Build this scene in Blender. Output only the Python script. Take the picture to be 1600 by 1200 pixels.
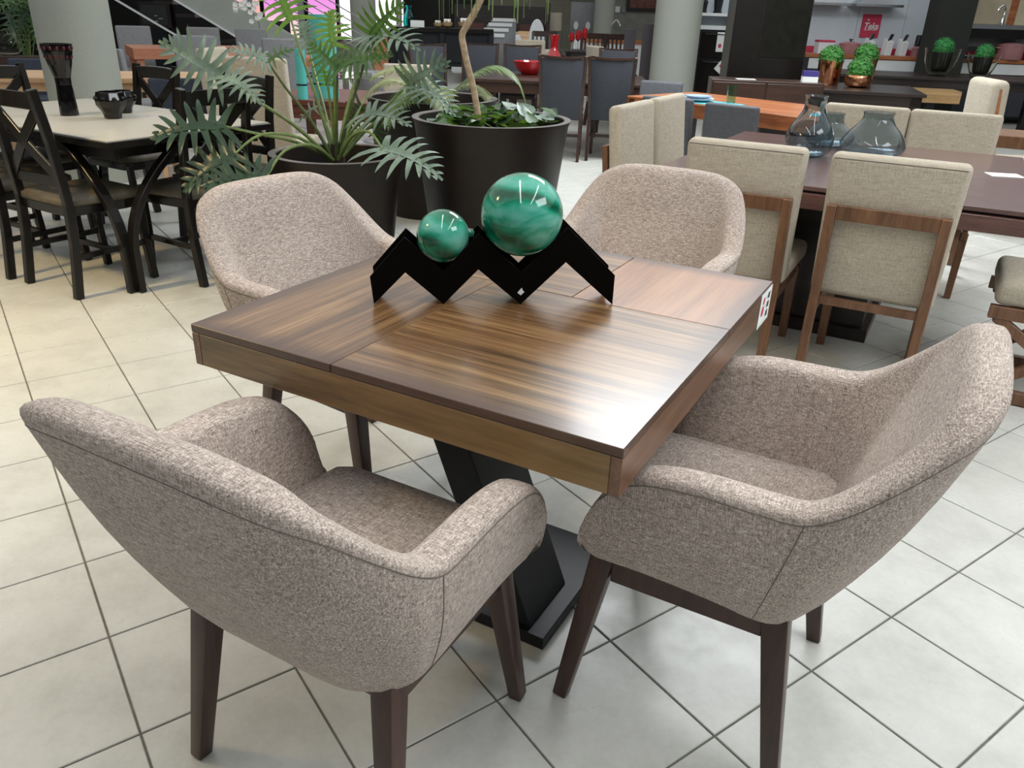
import bpy, bmesh, math, random
from mathutils import Vector, Matrix, Euler

random.seed(7)
R = math.radians
sc = bpy.context.scene
for o in list(bpy.data.objects):
    bpy.data.objects.remove(o)
col = sc.collection

# ------------------------------------------------------------------ camera
cam_d = bpy.data.cameras.new('camera')
cam_d.sensor_width = 36.0
cam_d.lens = 27.613
cam_d.clip_end = 120
cam_d.clip_start = 0.05
cam = bpy.data.objects.new('camera', cam_d)
col.objects.link(cam)
_p, _r = R(25.337), R(1.931)
_fw = Vector((0, math.cos(_p), -math.sin(_p)))
_up0 = Vector((0, math.sin(_p), math.cos(_p)))
_rt0 = Vector((1, 0, 0))
_rt = _rt0 * math.cos(_r) + _up0 * math.sin(_r)
_up = -_rt0 * math.sin(_r) + _up0 * math.cos(_r)
cam.matrix_world = Matrix(((_rt.x, _up.x, -_fw.x, 0), (_rt.y, _up.y, -_fw.y, 0),
                           (_rt.z, _up.z, -_fw.z, 1.3631), (0, 0, 0, 1)))
sc.camera = cam

# ------------------------------------------------------------------ world, light, exposure
w = bpy.data.worlds.new('world')
sc.world = w
w.use_nodes = True
w.node_tree.nodes['Background'].inputs[0].default_value = (0.86, 0.93, 1.0, 1)
w.node_tree.nodes['Background'].inputs[1].default_value = 0.26
sc.view_settings.view_transform = 'Standard'
sc.view_settings.look = 'None'
sc.view_settings.exposure = 0.0
sc.view_settings.gamma = 1.0
sc.view_settings.use_curve_mapping = False


def area(name, loc, target, sx, sy, power, color):
    d = bpy.data.lights.new(name, 'AREA')
    d.shape = 'RECTANGLE'
    d.size, d.size_y = sx, sy
    d.energy = power
    d.color = color
    o = bpy.data.objects.new(name, d)
    col.objects.link(o)
    o.location = loc
    o.rotation_euler = (Vector(target) - Vector(loc)).to_track_quat('-Z', 'Y').to_euler()
    return o


# luminous ceiling, skylight and lamp rows of the shop hall, all under the ceiling
area('luminous_ceiling', (0, 9.5, 4.12), (0, 9.5, 0), 20.0, 20.0, 820, (0.96, 0.98, 1.0))
area('skylight', (1.75, 6.9, 4.08), (1.75, 6.9, 0), 2.2, 2.2, 260, (0.92, 0.97, 1.0))
area('skylight', (3.6, 0.6, 4.08), (3.0, 1.0, 0), 3.0, 3.0, 230, (0.93, 0.97, 1.0))
area('lamp_tube', (-.25, 1.0, 3.5), (-.25, 1.0, 0), 0.10, 4.0, 26, (1.0, 1.0, 1.0))
area('lamp_tube', (1.5, 1.0, 3.5), (1.5, 1.0, 0), 0.10, 4.0, 26, (1.0, 1.0, 1.0))
area('warm_lamp', (-3.7, 2.0, 3.2), (-2.3, 3.2, 0), 0.45, 0.45, 30, (1.0, 0.72, 0.32)).data.spread = R(95)


# ------------------------------------------------------------------ helpers
class MB:
    """collects geometry, build() links it as ONE mesh object"""

    def __init__(s):
        s.v, s.f = [], []

    def add(s, vs, fs):
        n = len(s.v)
        s.v += [tuple(p) for p in vs]
        s.f += [tuple(i + n for i in q) for q in fs]
        return s

    def hexa(s, p):
        return s.add(p, [(0, 3, 2, 1), (4, 5, 6, 7), (0, 1, 5, 4), (1, 2, 6, 5), (2, 3, 7, 6), (3, 0, 4, 7)])

    def box(s, x0, x1, y0, y1, z0, z1):
        return s.hexa([(x0, y0, z0), (x1, y0, z0), (x1, y1, z0), (x0, y1, z0),
                       (x0, y0, z1), (x1, y0, z1), (x1, y1, z1), (x0, y1, z1)])

    def bar(s, p0, p1, w0, d0, w1=None, d1=None, side=(1, 0, 0)):
        p0, p1 = Vector(p0), Vector(p1)
        w1 = w0 if w1 is None else w1
        d1 = d0 if d1 is None else d1
        t = (p1 - p0).normalized()
        a = Vector(side)
        a = (a - t * a.dot(t)).normalized()
        b = t.cross(a)
        q = []
        for p, w_, d_ in ((p0, w0, d0), (p1, w1, d1)):
            for sa, sb in ((-1, -1), (1, -1), (1, 1), (-1, 1)):
                q.append(p + a * (sa * w_ / 2) + b * (sb * d_ / 2))
        return s.hexa(q)

    def strip(s, pts, w, d, side=(1, 0, 0)):
        """bent beam of rectangular section through pts"""
        pts = [Vector(p) for p in pts]
        rings = []
        for i, p in enumerate(pts):
            t = (pts[min(i + 1, len(pts) - 1)] - pts[max(i - 1, 0)]).normalized()
            a = Vector(side)
            a = (a - t * a.dot(t)).normalized()
            b = t.cross(a)
            rings.append([p + a * (sa * w / 2) + b * (sb * d / 2) for sa, sb in ((-1, -1), (1, -1), (1, 1), (-1, 1))])
        return s.loft(rings)

    def loft(s, rings, cap=True, closed=True):
        n = len(rings[0])
        vs = [p for r in rings for p in r]
        fs = []
        for i in range(len(rings) - 1):
            for j in range(n if closed else n - 1):
                k = (j + 1) % n
                fs.append((i * n + j, i * n + k, (i + 1) * n + k, (i + 1) * n + j))
        if cap and closed:
            fs.append(tuple(reversed(range(n))))
            fs.append(tuple((len(rings) - 1) * n + j for j in range(n)))
        return s.add(vs, fs)

    def tube(s, pts, r, n=8):
        pts = [Vector(p) for p in pts]
        if not isinstance(r, (list, tuple)):
            r = [r] * len(pts)
        rings = []
        ref = None
        for i, p in enumerate(pts):
            t = (pts[min(i + 1, len(pts) - 1)] - pts[max(i - 1, 0)]).normalized()
            if ref is None:
                ref = Vector((0, 0, 1)) if abs(t.z) < .9 else Vector((1, 0, 0))
            a = (ref - t * ref.dot(t)).normalized()
            ref = a
            b = t.cross(a)
            rings.append([p + a * (r[i] * math.cos(2 * math.pi * k / n)) + b * (r[i] * math.sin(2 * math.pi * k / n)) for k in range(n)])
        return s.loft(rings)

    def lathe(s, prof, n=32, c=(0, 0, 0), cap=True):
        rings = []
        for r, z in prof:
            rings.append([(c[0] + r * math.cos(2 * math.pi * k / n), c[1] + r * math.sin(2 * math.pi * k / n), c[2] + z) for k in range(n)])
        return s.loft(rings, cap=cap)

    def prism(s, poly, z0, z1):
        n = len(poly)
        return s.add([(x, y, z0) for x, y in poly] + [(x, y, z1) for x, y in poly],
                     [tuple(reversed(range(n))), tuple(range(n, 2 * n))] +
                     [(i, (i + 1) % n, n + (i + 1) % n, n + i) for i in range(n)])

    def vprism(s, poly, y0, y1):
        """polygon given in x,z, extruded along y"""
        n = len(poly)
        return s.add([(x, y0, z) for x, z in poly] + [(x, y1, z) for x, z in poly],
                     [tuple(range(n)), tuple(reversed(range(n, 2 * n)))] +
                     [(i, n + i, n + (i + 1) % n, (i + 1) % n) for i in range(n)])

    def ball(s, c, r, n=16, m=10, sz=1.0):
        prof = [(max(r * math.sin(math.pi * i / m), 1e-4), -r * sz * math.cos(math.pi * i / m)) for i in range(m + 1)]
        return s.lathe(prof, n, c)

    def xf(s, M):
        s.v = [tuple(M @ Vector(p)) for p in s.v]
        return s

    def build(s, name, mat, parent=None, bevel=0.0, seg=2, smooth=None, sub=0, ang=38):
        me = bpy.data.meshes.new(name)
        bm = bmesh.new()
        vs = [bm.verts.new(p) for p in s.v]
        for q in s.f:
            try:
                bm.faces.new([vs[i] for i in q])
            except ValueError:
                pass
        bmesh.ops.recalc_face_normals(bm, faces=bm.faces[:])
        if bevel:
            ed = [e for e in bm.edges if len(e.link_faces) == 2 and e.calc_face_angle(0) > R(25)]
            bmesh.ops.bevel(bm, geom=ed, offset=bevel, segments=seg, affect='EDGES', profile=0.5, clamp_overlap=True)
        if smooth is None:
            smooth = bool(bevel) and seg > 1
        if smooth:
            for f in bm.faces:
                f.smooth = True
            for e in bm.edges:
                if len(e.link_faces) == 2 and e.calc_face_angle(0) > R(ang):
                    e.smooth = False
        bm.to_mesh(me)
        bm.free()
        o = bpy.data.objects.new(name, me)
        col.objects.link(o)
        if mat is not None:
            me.materials.append(mat)
        if parent is not None:
            o.parent = parent
        if sub:
            m = o.modifiers.new('sub', 'SUBSURF')
            m.levels = m.render_levels = sub
        return o


def tag(o, label=None, cat=None, group=None, kind=None):
    if label: o['label'] = label
    if cat: o['category'] = cat
    if group: o['group'] = group
    if kind: o['kind'] = kind
    return o


def thing(name, label, cat, loc=(0, 0, 0), rz=0.0, group=None):
    o = bpy.data.objects.new(name, None)
    o.empty_display_size = .1
    col.objects.link(o)
    o.location = loc
    o.rotation_euler = (0, 0, rz)
    return tag(o, label, cat, group)


def kids(o):
    return [c for c in bpy.data.objects if c.parent == o]


def dup(o, loc, rz, label=None, scale=None, parent=None):
    c = o.copy()
    col.objects.link(c)
    if parent is None:
        c.location = loc
        c.rotation_euler = (0, 0, rz)
        if label: c['label'] = label
        if scale: c.scale = scale
    else:
        c.parent = parent
    for k in kids(o):
        dup(k, None, None, parent=c)
    return c


def frame(ox, oy, deg):
    a = R(deg)
    return lambda x, y: (ox + x * math.cos(a) - y * math.sin(a), oy + x * math.sin(a) + y * math.cos(a))


def catmull(P, n):
    P = [Vector(p) for p in P]
    out = []
    for i in range(len(P) - 1):
        p0, p1, p2, p3 = P[max(i - 1, 0)], P[i], P[i + 1], P[min(i + 2, len(P) - 1)]
        for k in range(n):
            t = k / n
            out.append(.5 * ((2 * p1) + (p2 - p0) * t + (2 * p0 - 5 * p1 + 4 * p2 - p3) * t * t + (3 * p1 - p0 - 3 * p2 + p3) * t ** 3))
    out.append(P[-1])
    return out


# ------------------------------------------------------------------ materials
class N:
    def __init__(s, name):
        s.m = bpy.data.materials.new(name)
        s.m.use_nodes = True
        s.t = s.m.node_tree
        s.b = s.t.nodes['Principled BSDF']
        s.co = None

    def n(s, typ, **kw):
        x = s.t.nodes.new(typ)
        for k, v in kw.items():
            setattr(x, k, v)
        return x

    def l(s, a, b):
        s.t.links.new(a, b)

    def coord(s, scale=(1, 1, 1), rot=(0, 0, 0), kind='Object', loc=(0, 0, 0)):
        tc = s.n('ShaderNodeTexCoord')
        mp = s.n('ShaderNodeMapping')
        mp.inputs['Scale'].default_value = scale
        mp.inputs['Rotation'].default_value = rot
        mp.inputs['Location'].default_value = loc
        s.l(tc.outputs[kind], mp.inputs[0])
        return mp.outputs[0]

    def noise(s, vec, scale=1.0, detail=3.0, rough=.55, dist=0.0):
        x = s.n('ShaderNodeTexNoise')
        x.inputs['Scale'].default_value = scale
        x.inputs['Detail'].default_value = detail
        x.inputs['Roughness'].default_value = rough
        x.inputs['Distortion'].default_value = dist
        s.l(vec, x.inputs['Vector'])
        return x.outputs['Fac']

    def ramp(s, fac, stops):
        x = s.n('ShaderNodeValToRGB')
        e = x.color_ramp.elements
        while len(e) < len(stops): e.new(.5)
        for i, (p, c) in enumerate(stops):
            e[i].position = p
            e[i].color = (*c, 1)
        s.l(fac, x.inputs[0])
        return x.outputs[0]

    def math(s, op, a, b=None):
        x = s.n('ShaderNodeMath', operation=op)
        for i, q in enumerate((a, b)):
            if q is None: continue
            if isinstance(q, (int, float)): x.inputs[i].default_value = q
            else: s.l(q, x.inputs[i])
        return x.outputs[0]

    def mix(s, fac, a, b, typ='MIX'):
        x = s.n('ShaderNodeMix', data_type='RGBA', blend_type=typ)
        for i, q in ((0, fac), (6, a), (7, b)):
            if isinstance(q, (int, float)): x.inputs[i].default_value = q
            elif isinstance(q, tuple): x.inputs[i].default_value = (*q, 1)
            else: s.l(q, x.inputs[i])
        return x.outputs[2]

    def bump(s, h, strength=.3, dist=.002):
        x = s.n('ShaderNodeBump')
        x.inputs['Strength'].default_value = strength
        x.inputs['Distance'].default_value = dist
        s.l(h, x.inputs['Height'])
        s.l(x.outputs[0], s.b.inputs['Normal'])

    def set(s, **kw):
        for k, v in kw.items():
            i = s.b.inputs[k.replace('_', ' ')]
            if isinstance(v, tuple) and len(v) == 3: v = (*v, 1)
            i.default_value = v
        return s

    def color(s, out):
        s.l(out, s.b.inputs['Base Color'])


def plain(name, c, rough=.5, metal=0.0, var=.12, scale=6.0, **kw):
    """single coloured surface with faint tonal noise"""
    x = N(name)
    x.set(Roughness=rough, Metallic=metal, **kw)
    f = x.noise(x.coord(), scale, 4)
    d = tuple(max(q * (1 - var), 0) for q in c)
    u = tuple(min(q * (1 + var), 1) for q in c)
    x.color(x.ramp(f, [(.3, d), (.7, u)]))
    return x.m


def fabric(name, dark, mid, light, fine=420.0, long=40.0, bump=.35):
    x = N(name)
    x.set(Roughness=.92, Specular_IOR_Level=.15, Sheen_Weight=.08)
    a = x.noise(x.coord((long, fine, fine)), 1, 2, .6)
    b = x.noise(x.coord((fine, fine, long)), 1, 2, .6)
    c = x.noise(x.coord((fine, long, fine)), 1, 2, .6)
    s = x.math('ADD', x.math('ADD', a, b), c)
    s = x.math('DIVIDE', s, 3.0)
    big = x.noise(x.coord(), 5.0, 3)
    s2 = x.math('ADD', s, x.math('MULTIPLY', x.math('SUBTRACT', big, .5), .06))
    x.color(x.ramp(s2, [(.36, dark), (.5, mid), (.64, light)]))
    x.bump(s, bump, .003)
    return x.m


def wood(name, dark, mid, light, axis='X', rough=.35, freq=9.0, stretch=14.0, coat=0.0, rot=0.0, edge=None, streak=1.0, bump=.05):
    """grain runs along axis of the object's own frame"""
    x = N(name)
    x.set(Roughness=rough, Coat_Weight=coat, Coat_Roughness=.16)
    sc_ = {'X': (1, stretch, stretch), 'Y': (stretch, 1, stretch), 'Z': (stretch, stretch, 1)}[axis]
    v = x.coord(sc_, (0, 0, rot))
    a = x.noise(v, freq * .22, 5, .62, .35)
    b = x.noise(v, freq * 1.3, 4, .65, .1)
    s = x.math('ADD', x.math('MULTIPLY', a, .66), x.math('MULTIPLY', b, .34))
    sp = .16 * streak
    c = x.ramp(s, [(.5 - sp, dark), (.5, mid), (.5 + sp, light)])
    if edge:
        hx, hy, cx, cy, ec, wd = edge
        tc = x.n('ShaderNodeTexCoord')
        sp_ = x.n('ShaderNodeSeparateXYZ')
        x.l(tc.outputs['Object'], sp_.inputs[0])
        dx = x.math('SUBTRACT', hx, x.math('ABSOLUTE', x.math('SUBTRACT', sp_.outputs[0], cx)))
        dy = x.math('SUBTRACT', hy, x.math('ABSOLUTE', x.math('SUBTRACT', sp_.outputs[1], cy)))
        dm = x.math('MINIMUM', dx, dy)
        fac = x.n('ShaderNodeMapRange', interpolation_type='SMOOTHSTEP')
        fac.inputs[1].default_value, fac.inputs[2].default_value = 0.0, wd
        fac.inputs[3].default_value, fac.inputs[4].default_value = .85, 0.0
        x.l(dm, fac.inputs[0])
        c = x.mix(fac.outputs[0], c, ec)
    x.color(c)
    if bump: x.bump(b, bump, .001)
    return x.m


def glass(name, c=(1, 1, 1), rough=0.0, ior=1.45):
    x = N(name)
    x.set(Base_Color=c, Roughness=rough, IOR=ior, Transmission_Weight=1.0)
    return x.m


def emit(name, c, st):
    x = N(name)
    x.set(Base_Color=(0, 0, 0), Emission_Color=c, Emission_Strength=st)
    return x.m


M = {}
M['tweed'] = fabric('tweed', (.14, .11, .092), (.425, .35, .302), (.80, .71, .64), 460, 60)
M['seam'] = plain('seam_thread', (.15, .125, .11), .9)
M['linen'] = fabric('linen', (.27, .235, .175), (.46, .405, .32), (.63, .57, .47), 520, 22, .2)
M['walnut_dark'] = wood('walnut_dark', (.026, .009, .005), (.050, .017, .009), (.075, .028, .016), 'Z', .35, 9, 10, .08)
M['chair_walnut'] = wood('chair_walnut', (.08, .035, .016), (.165, .075, .034), (.23, .115, .055), 'Z', .4, 9, 12, .1)
M['rt_wood'] = wood('red_walnut', (.075, .030, .022), (.125, .055, .042), (.17, .08, .062), 'X', .28, 8, 12, .3)
M['rt_wood_top'] = wood('red_walnut_top', (.085, .040, .034), (.13, .066, .056), (.17, .09, .078), 'X', .25, 8, 12, .35)
M['black_lacquer'] = plain('black_lacquer', (.009, .0075, .0065), .25, 0, .2, 20, Specular_IOR_Level=.35)
M['black_metal'] = plain('black_powder_coat', (.011, .012, .015), .42, 0, .15, 40, Specular_IOR_Level=.3)
M['black_plate'] = plain('black_sheet', (.003, .0026, .0023), .5, 0, .15, 40, Specular_IOR_Level=.06)
M['planter'] = plain('planter_brown', (.013, .0085, .007), .4, 0, .15, 14, Specular_IOR_Level=.3)
M['planter_rim'] = plain('planter_rim', (.17, .155, .15), .3, 0, .1, 14)
M['soil'] = plain('soil', (.020, .013, .009), .95, 0, .5, 60)
M['plaster'] = plain('column_plaster', (.33, .345, .30), .85, 0, .07, 130)
M['grey_fabric'] = plain('grey_leatherette', (.085, .088, .10), .7, 0, .12, 30)
M['grey_light'] = plain('grey_upholstery', (.22, .225, .235), .6, 0, .1, 30)
M['navy'] = plain('navy_upholstery', (.028, .036, .06), .75, 0, .2, 40)
M['slate'] = plain('slate_upholstery', (.034, .038, .048), .7, 0, .12, 40)
M['white'] = plain('white_paint', (.72, .74, .74), .5, 0, .04)
M['cream_wall'] = plain('cream_wall', (.42, .41, .33), .8, 0, .06)
M['paper'] = plain('paper', (.80, .83, .81), .7, 0, .03)
M['ink_black'] = plain('ink_black', (.03, .04, .045), .7)
M['ink_red'] = plain('ink_red', (.55, .04, .09), .6)
M['ink_grey'] = plain('ink_grey', (.45, .55, .52), .7)
M['chrome'] = plain('chrome', (.75, .75, .76), .16, 1.0, .04)
M['steel'] = plain('brushed_steel', (.45, .46, .47), .3, 1.0, .06)
M['copper'] = plain('copper', (.78, .36, .19), .13, 1.0, .08, 30)
M['orange_wood'] = wood('orange_wood', (.23, .068, .024), (.37, .125, .045), (.46, .18, .07), 'X', .35, 8, 10, .15)
M['salmon_wood'] = wood('salmon_wood', (.33, .12, .06), (.48, .19, .10), (.58, .26, .15), 'X', .45, 8, 10)
M['oak'] = wood('light_oak', (.50, .28, .14), (.66, .41, .22), (.76, .52, .31), 'X', .45, 8, 10)
M['dark_wood'] = wood('dark_wood', (.008, .0045, .0035), (.017, .010, .008), (.028, .017, .013), 'X', .35, 9, 10, .1)
M['wenge'] = wood('wenge', (.022, .010, .006), (.042, .019, .012), (.06, .03, .02), 'X', .35, 9, 10, .15)
M['red_glass'] = plain('red_glass', (.55, .008, .016), .06, 0, .1, 10, Transmission_Weight=.25, Coat_Weight=1.0)
M['purple_panel'] = plain('plum_panel', (.055, .045, .052), .4, 0, .08)

# ------------------------------------------------------------------ floor of square tiles
def tile_mat():
    x = N('floor_tile')
    x.set(Roughness=.34, Specular_IOR_Level=.5)
    g = x.n('ShaderNodeNewGeometry')
    mp = x.n('ShaderNodeMapping')
    x.l(g.outputs['Position'], mp.inputs[0])
    a = x.noise(mp.outputs[0], 4.5, 6, .65)
    b = x.noise(mp.outputs[0], 60, 3, .7)
    s = x.math('ADD', x.math('MULTIPLY', a, .8), x.math('MULTIPLY', b, .2))
    x.color(x.ramp(s, [(.34, (.50, .50, .46)), (.52, (.60, .60, .555)), (.68, (.66, .665, .625))]))
    rr = x.ramp(a, [(.35, (.42,) * 3), (.65, (.26,) * 3)])
    x.l(rr, x.b.inputs['Roughness'])
    x.bump(b, .08, .001)
    return x.m


M['tile'] = tile_mat()
M['grout'] = plain('grout', (.15, .145, .125), .9, 0, .25, 30)

floor = MB().box(-17, 17, -2.5, 31, -.08, -.0035).build('floor', M['grout'])
tag(floor, 'pale grey floor of square ceramic tiles with darker grout', kind='structure')
TS, TA = .33, R(35.747)
TO = Vector((-.7386, 1.1408))
ta, tb = Vector((math.cos(TA), math.sin(TA))), Vector((-math.sin(TA), math.cos(TA)))


def to_px(P):
    d = Vector(P) - Vector((0, 0, 1.3631))
    z = d.dot(_fw)
    if z < .05: return None
    return 800 + 1227.2 * d.dot(_rt) / z, 600 - 1227.2 * d.dot(_up) / z, z


cand = []
for i in range(-90, 110):
    for j in range(-90, 110):
        c = TO + ta * ((i + .5) * TS) + tb * ((j + .5) * TS)
        if not (-16 < c.x < 16 and -2 < c.y < 30): continue
        q = to_px((c.x, c.y, 0))
        inside = q and -160 < q[0] < 1760 and -50 < q[1] < 1420
        near = c.y < 9 and abs(c.x) < 6
        if inside or near:
            cand.append(((q[2] if q else 9) if inside else 99 + c.length, c))
cand.sort(key=lambda t: t[0])
hs, ch = (TS - .0048) / 2, .0016
tmb = MB().loft([[(-hs, -hs, -.006), (hs, -hs, -.006), (hs, hs, -.006), (-hs, hs, -.006)],
                 [(-hs, -hs, -ch), (hs, -hs, -ch), (hs, hs, -ch), (-hs, hs, -ch)],
                 [(-hs + ch, -hs + ch, 0), (hs - ch, -hs + ch, 0), (hs - ch, hs - ch, 0), (-hs + ch, hs - ch, 0)]])
t0 = tmb.build('tile', M['tile'], floor)
for n, (_, c) in enumerate(cand[:300]):
    t = t0 if n == 0 else t0.copy()
    if n: col.objects.link(t)
    t.parent = floor
    t.location = (c.x, c.y, 0)
    t.rotation_euler = (0, 0, TA)
rest = MB()
Rt = Matrix.Rotation(TA, 3, 'Z')
for _, c in cand[300:]:
    rest.add([Rt @ Vector(p) + Vector((c.x, c.y, 0)) for p in tmb.v], tmb.f)
tag(rest.build('tile_field', M['tile'], floor), kind='stuff')

M['ceiling'] = plain('ceiling_paint', (.62, .64, .64), .9, 0, .05)
tag(MB().box(-17, 17, -2.5, 31, 4.15, 4.3).build('ceiling', M['ceiling']), 'white shop ceiling', kind='structure')

# ------------------------------------------------------------------ square dining table
TH = -28.57
TBL = frame(-.0048, 1.7266, TH)
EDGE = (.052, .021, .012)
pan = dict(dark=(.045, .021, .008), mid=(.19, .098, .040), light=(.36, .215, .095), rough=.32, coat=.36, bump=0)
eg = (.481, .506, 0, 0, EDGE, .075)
M['top_y'] = wood('table_veneer_along', axis='Y', freq=4.4, stretch=34, edge=eg, **pan)
M['top_x'] = wood('table_veneer_across', axis='X', freq=4.4, stretch=34, edge=eg, rot=R(-9), **pan)
red = dict(dark=(.15, .058, .024), mid=(.32, .145, .062), light=(.42, .215, .10), rough=.32, coat=.36, bump=0)
M['top_c'] = wood('table_veneer_red', axis='Y', freq=4, stretch=22, edge=eg, rot=R(6), streak=1.3, **red)
M['apron_x'] = wood('apron_front_veneer', (.075, .038, .010), (.19, .105, .028), (.28, .165, .055), 'X', .3, 6, 12, .4)
M['apron_y'] = wood('apron_side_veneer', (.07, .028, .014), (.165, .075, .036), (.25, .13, .066), 'Y', .3, 7, 14, .4)
M['edge_wood'] = wood('table_edging', (.05, .02, .01), (.085, .035, .017), (.12, .055, .027), 'X', .3, 7, 12, .4)

dt = thing('dining_table', 'square walnut dining table with leaning black pedestal, four tweed armchairs around it', 'table', (*TBL(0, 0), 0), R(TH))
g = .0009
for x0, x1, y0, y1, mk in ((-.481, -.106, -.506, .099, 'top_y'), (-.106, .481, -.506, .099, 'top_x'),
                           (.104, .481, .099, .506, 'top_c'), (-.481, .104, .099, .506, 'top_x')):
    MB().box(x0 + g * (x0 > -.48), x1 - g * (x1 < .48), y0 + g * (y0 > -.5), y1 - g * (y1 < .5), .7425, .76).build('top_panel', M[mk], dt, .0012, 1)
MB().box(-.4595, .4595, -.485, .485, .72, .742).build('panel_bed', M['edge_wood'], dt)
for sx in (-1, 1):
    MB().box(min(sx * .481, sx * .461), max(sx * .481, sx * .461), -.506, .506, .67, .7415).build('apron_board', M['apron_y'], dt, .001, 1)
for sy in (-1, 1):
    MB().box(-.4605, .4605, min(sy * .5055, sy * .486), max(sy * .5055, sy * .486), .67, .7415).build('apron_board', M['apron_x'], dt, .001, 1)
MB().box(-.46, .46, -.485, .485, .69, .7).build('under_frame', M['black_metal'], dt)
MB().box(-.25, .237, -.23, .19, 0, .034).build('base_plate', M['black_metal'], dt, .002, 1)
MB().hexa([(.095, -.215, .034), (.195, -.215, .034), (.195, -.02, .034), (.095, -.02, .034),
           (-.17, -.215, .69), (-.07, -.215, .69), (-.07, -.02, .69), (-.17, -.02, .69)]).build('pedestal', M['black_metal'], dt, .003, 1)

# price tag on the table's right side
pt = thing('price_tag', 'white printed price tag with red logo on the walnut table corner', 'price tag', (*TBL(.481, .45), .712), R(TH))
MB().box(.0008, .0018, -.062, .052, -.048, .042).build('card', M['paper'], pt)
MB().prism([(.014 * math.cos(k * .5236), .014 * math.sin(k * .5236)) for k in range(12)], 0, .0006).xf(Matrix.Translation((.0018, -.03, -.008)) @ Matrix.Rotation(R(90), 4, 'Y')).build('red_logo', M['ink_red'], pt)
MB().box(.0018, .0023, -.036, -.020, .010, .028).build('red_mark', M['ink_red'], pt)
for k in range(3):
    MB().box(.0018, .0023, -.008, .010, .022 - k * .024, .026 - k * .024).build('small_print', M['ink_grey'], pt)
    MB().box(.0018, .0023, .012, .020, .014 - k * .024, .030 - k * .024).build('printed_digit', M['ink_black'], pt)
    MB().box(.0018, .0023, .023, .033, .014 - k * .024, .030 - k * .024).build('printed_digit', M['ink_black'], pt)
MB().box(.0018, .0023, -.055, .03, -.043, -.040).build('small_print', M['ink_grey'], pt)


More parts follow.
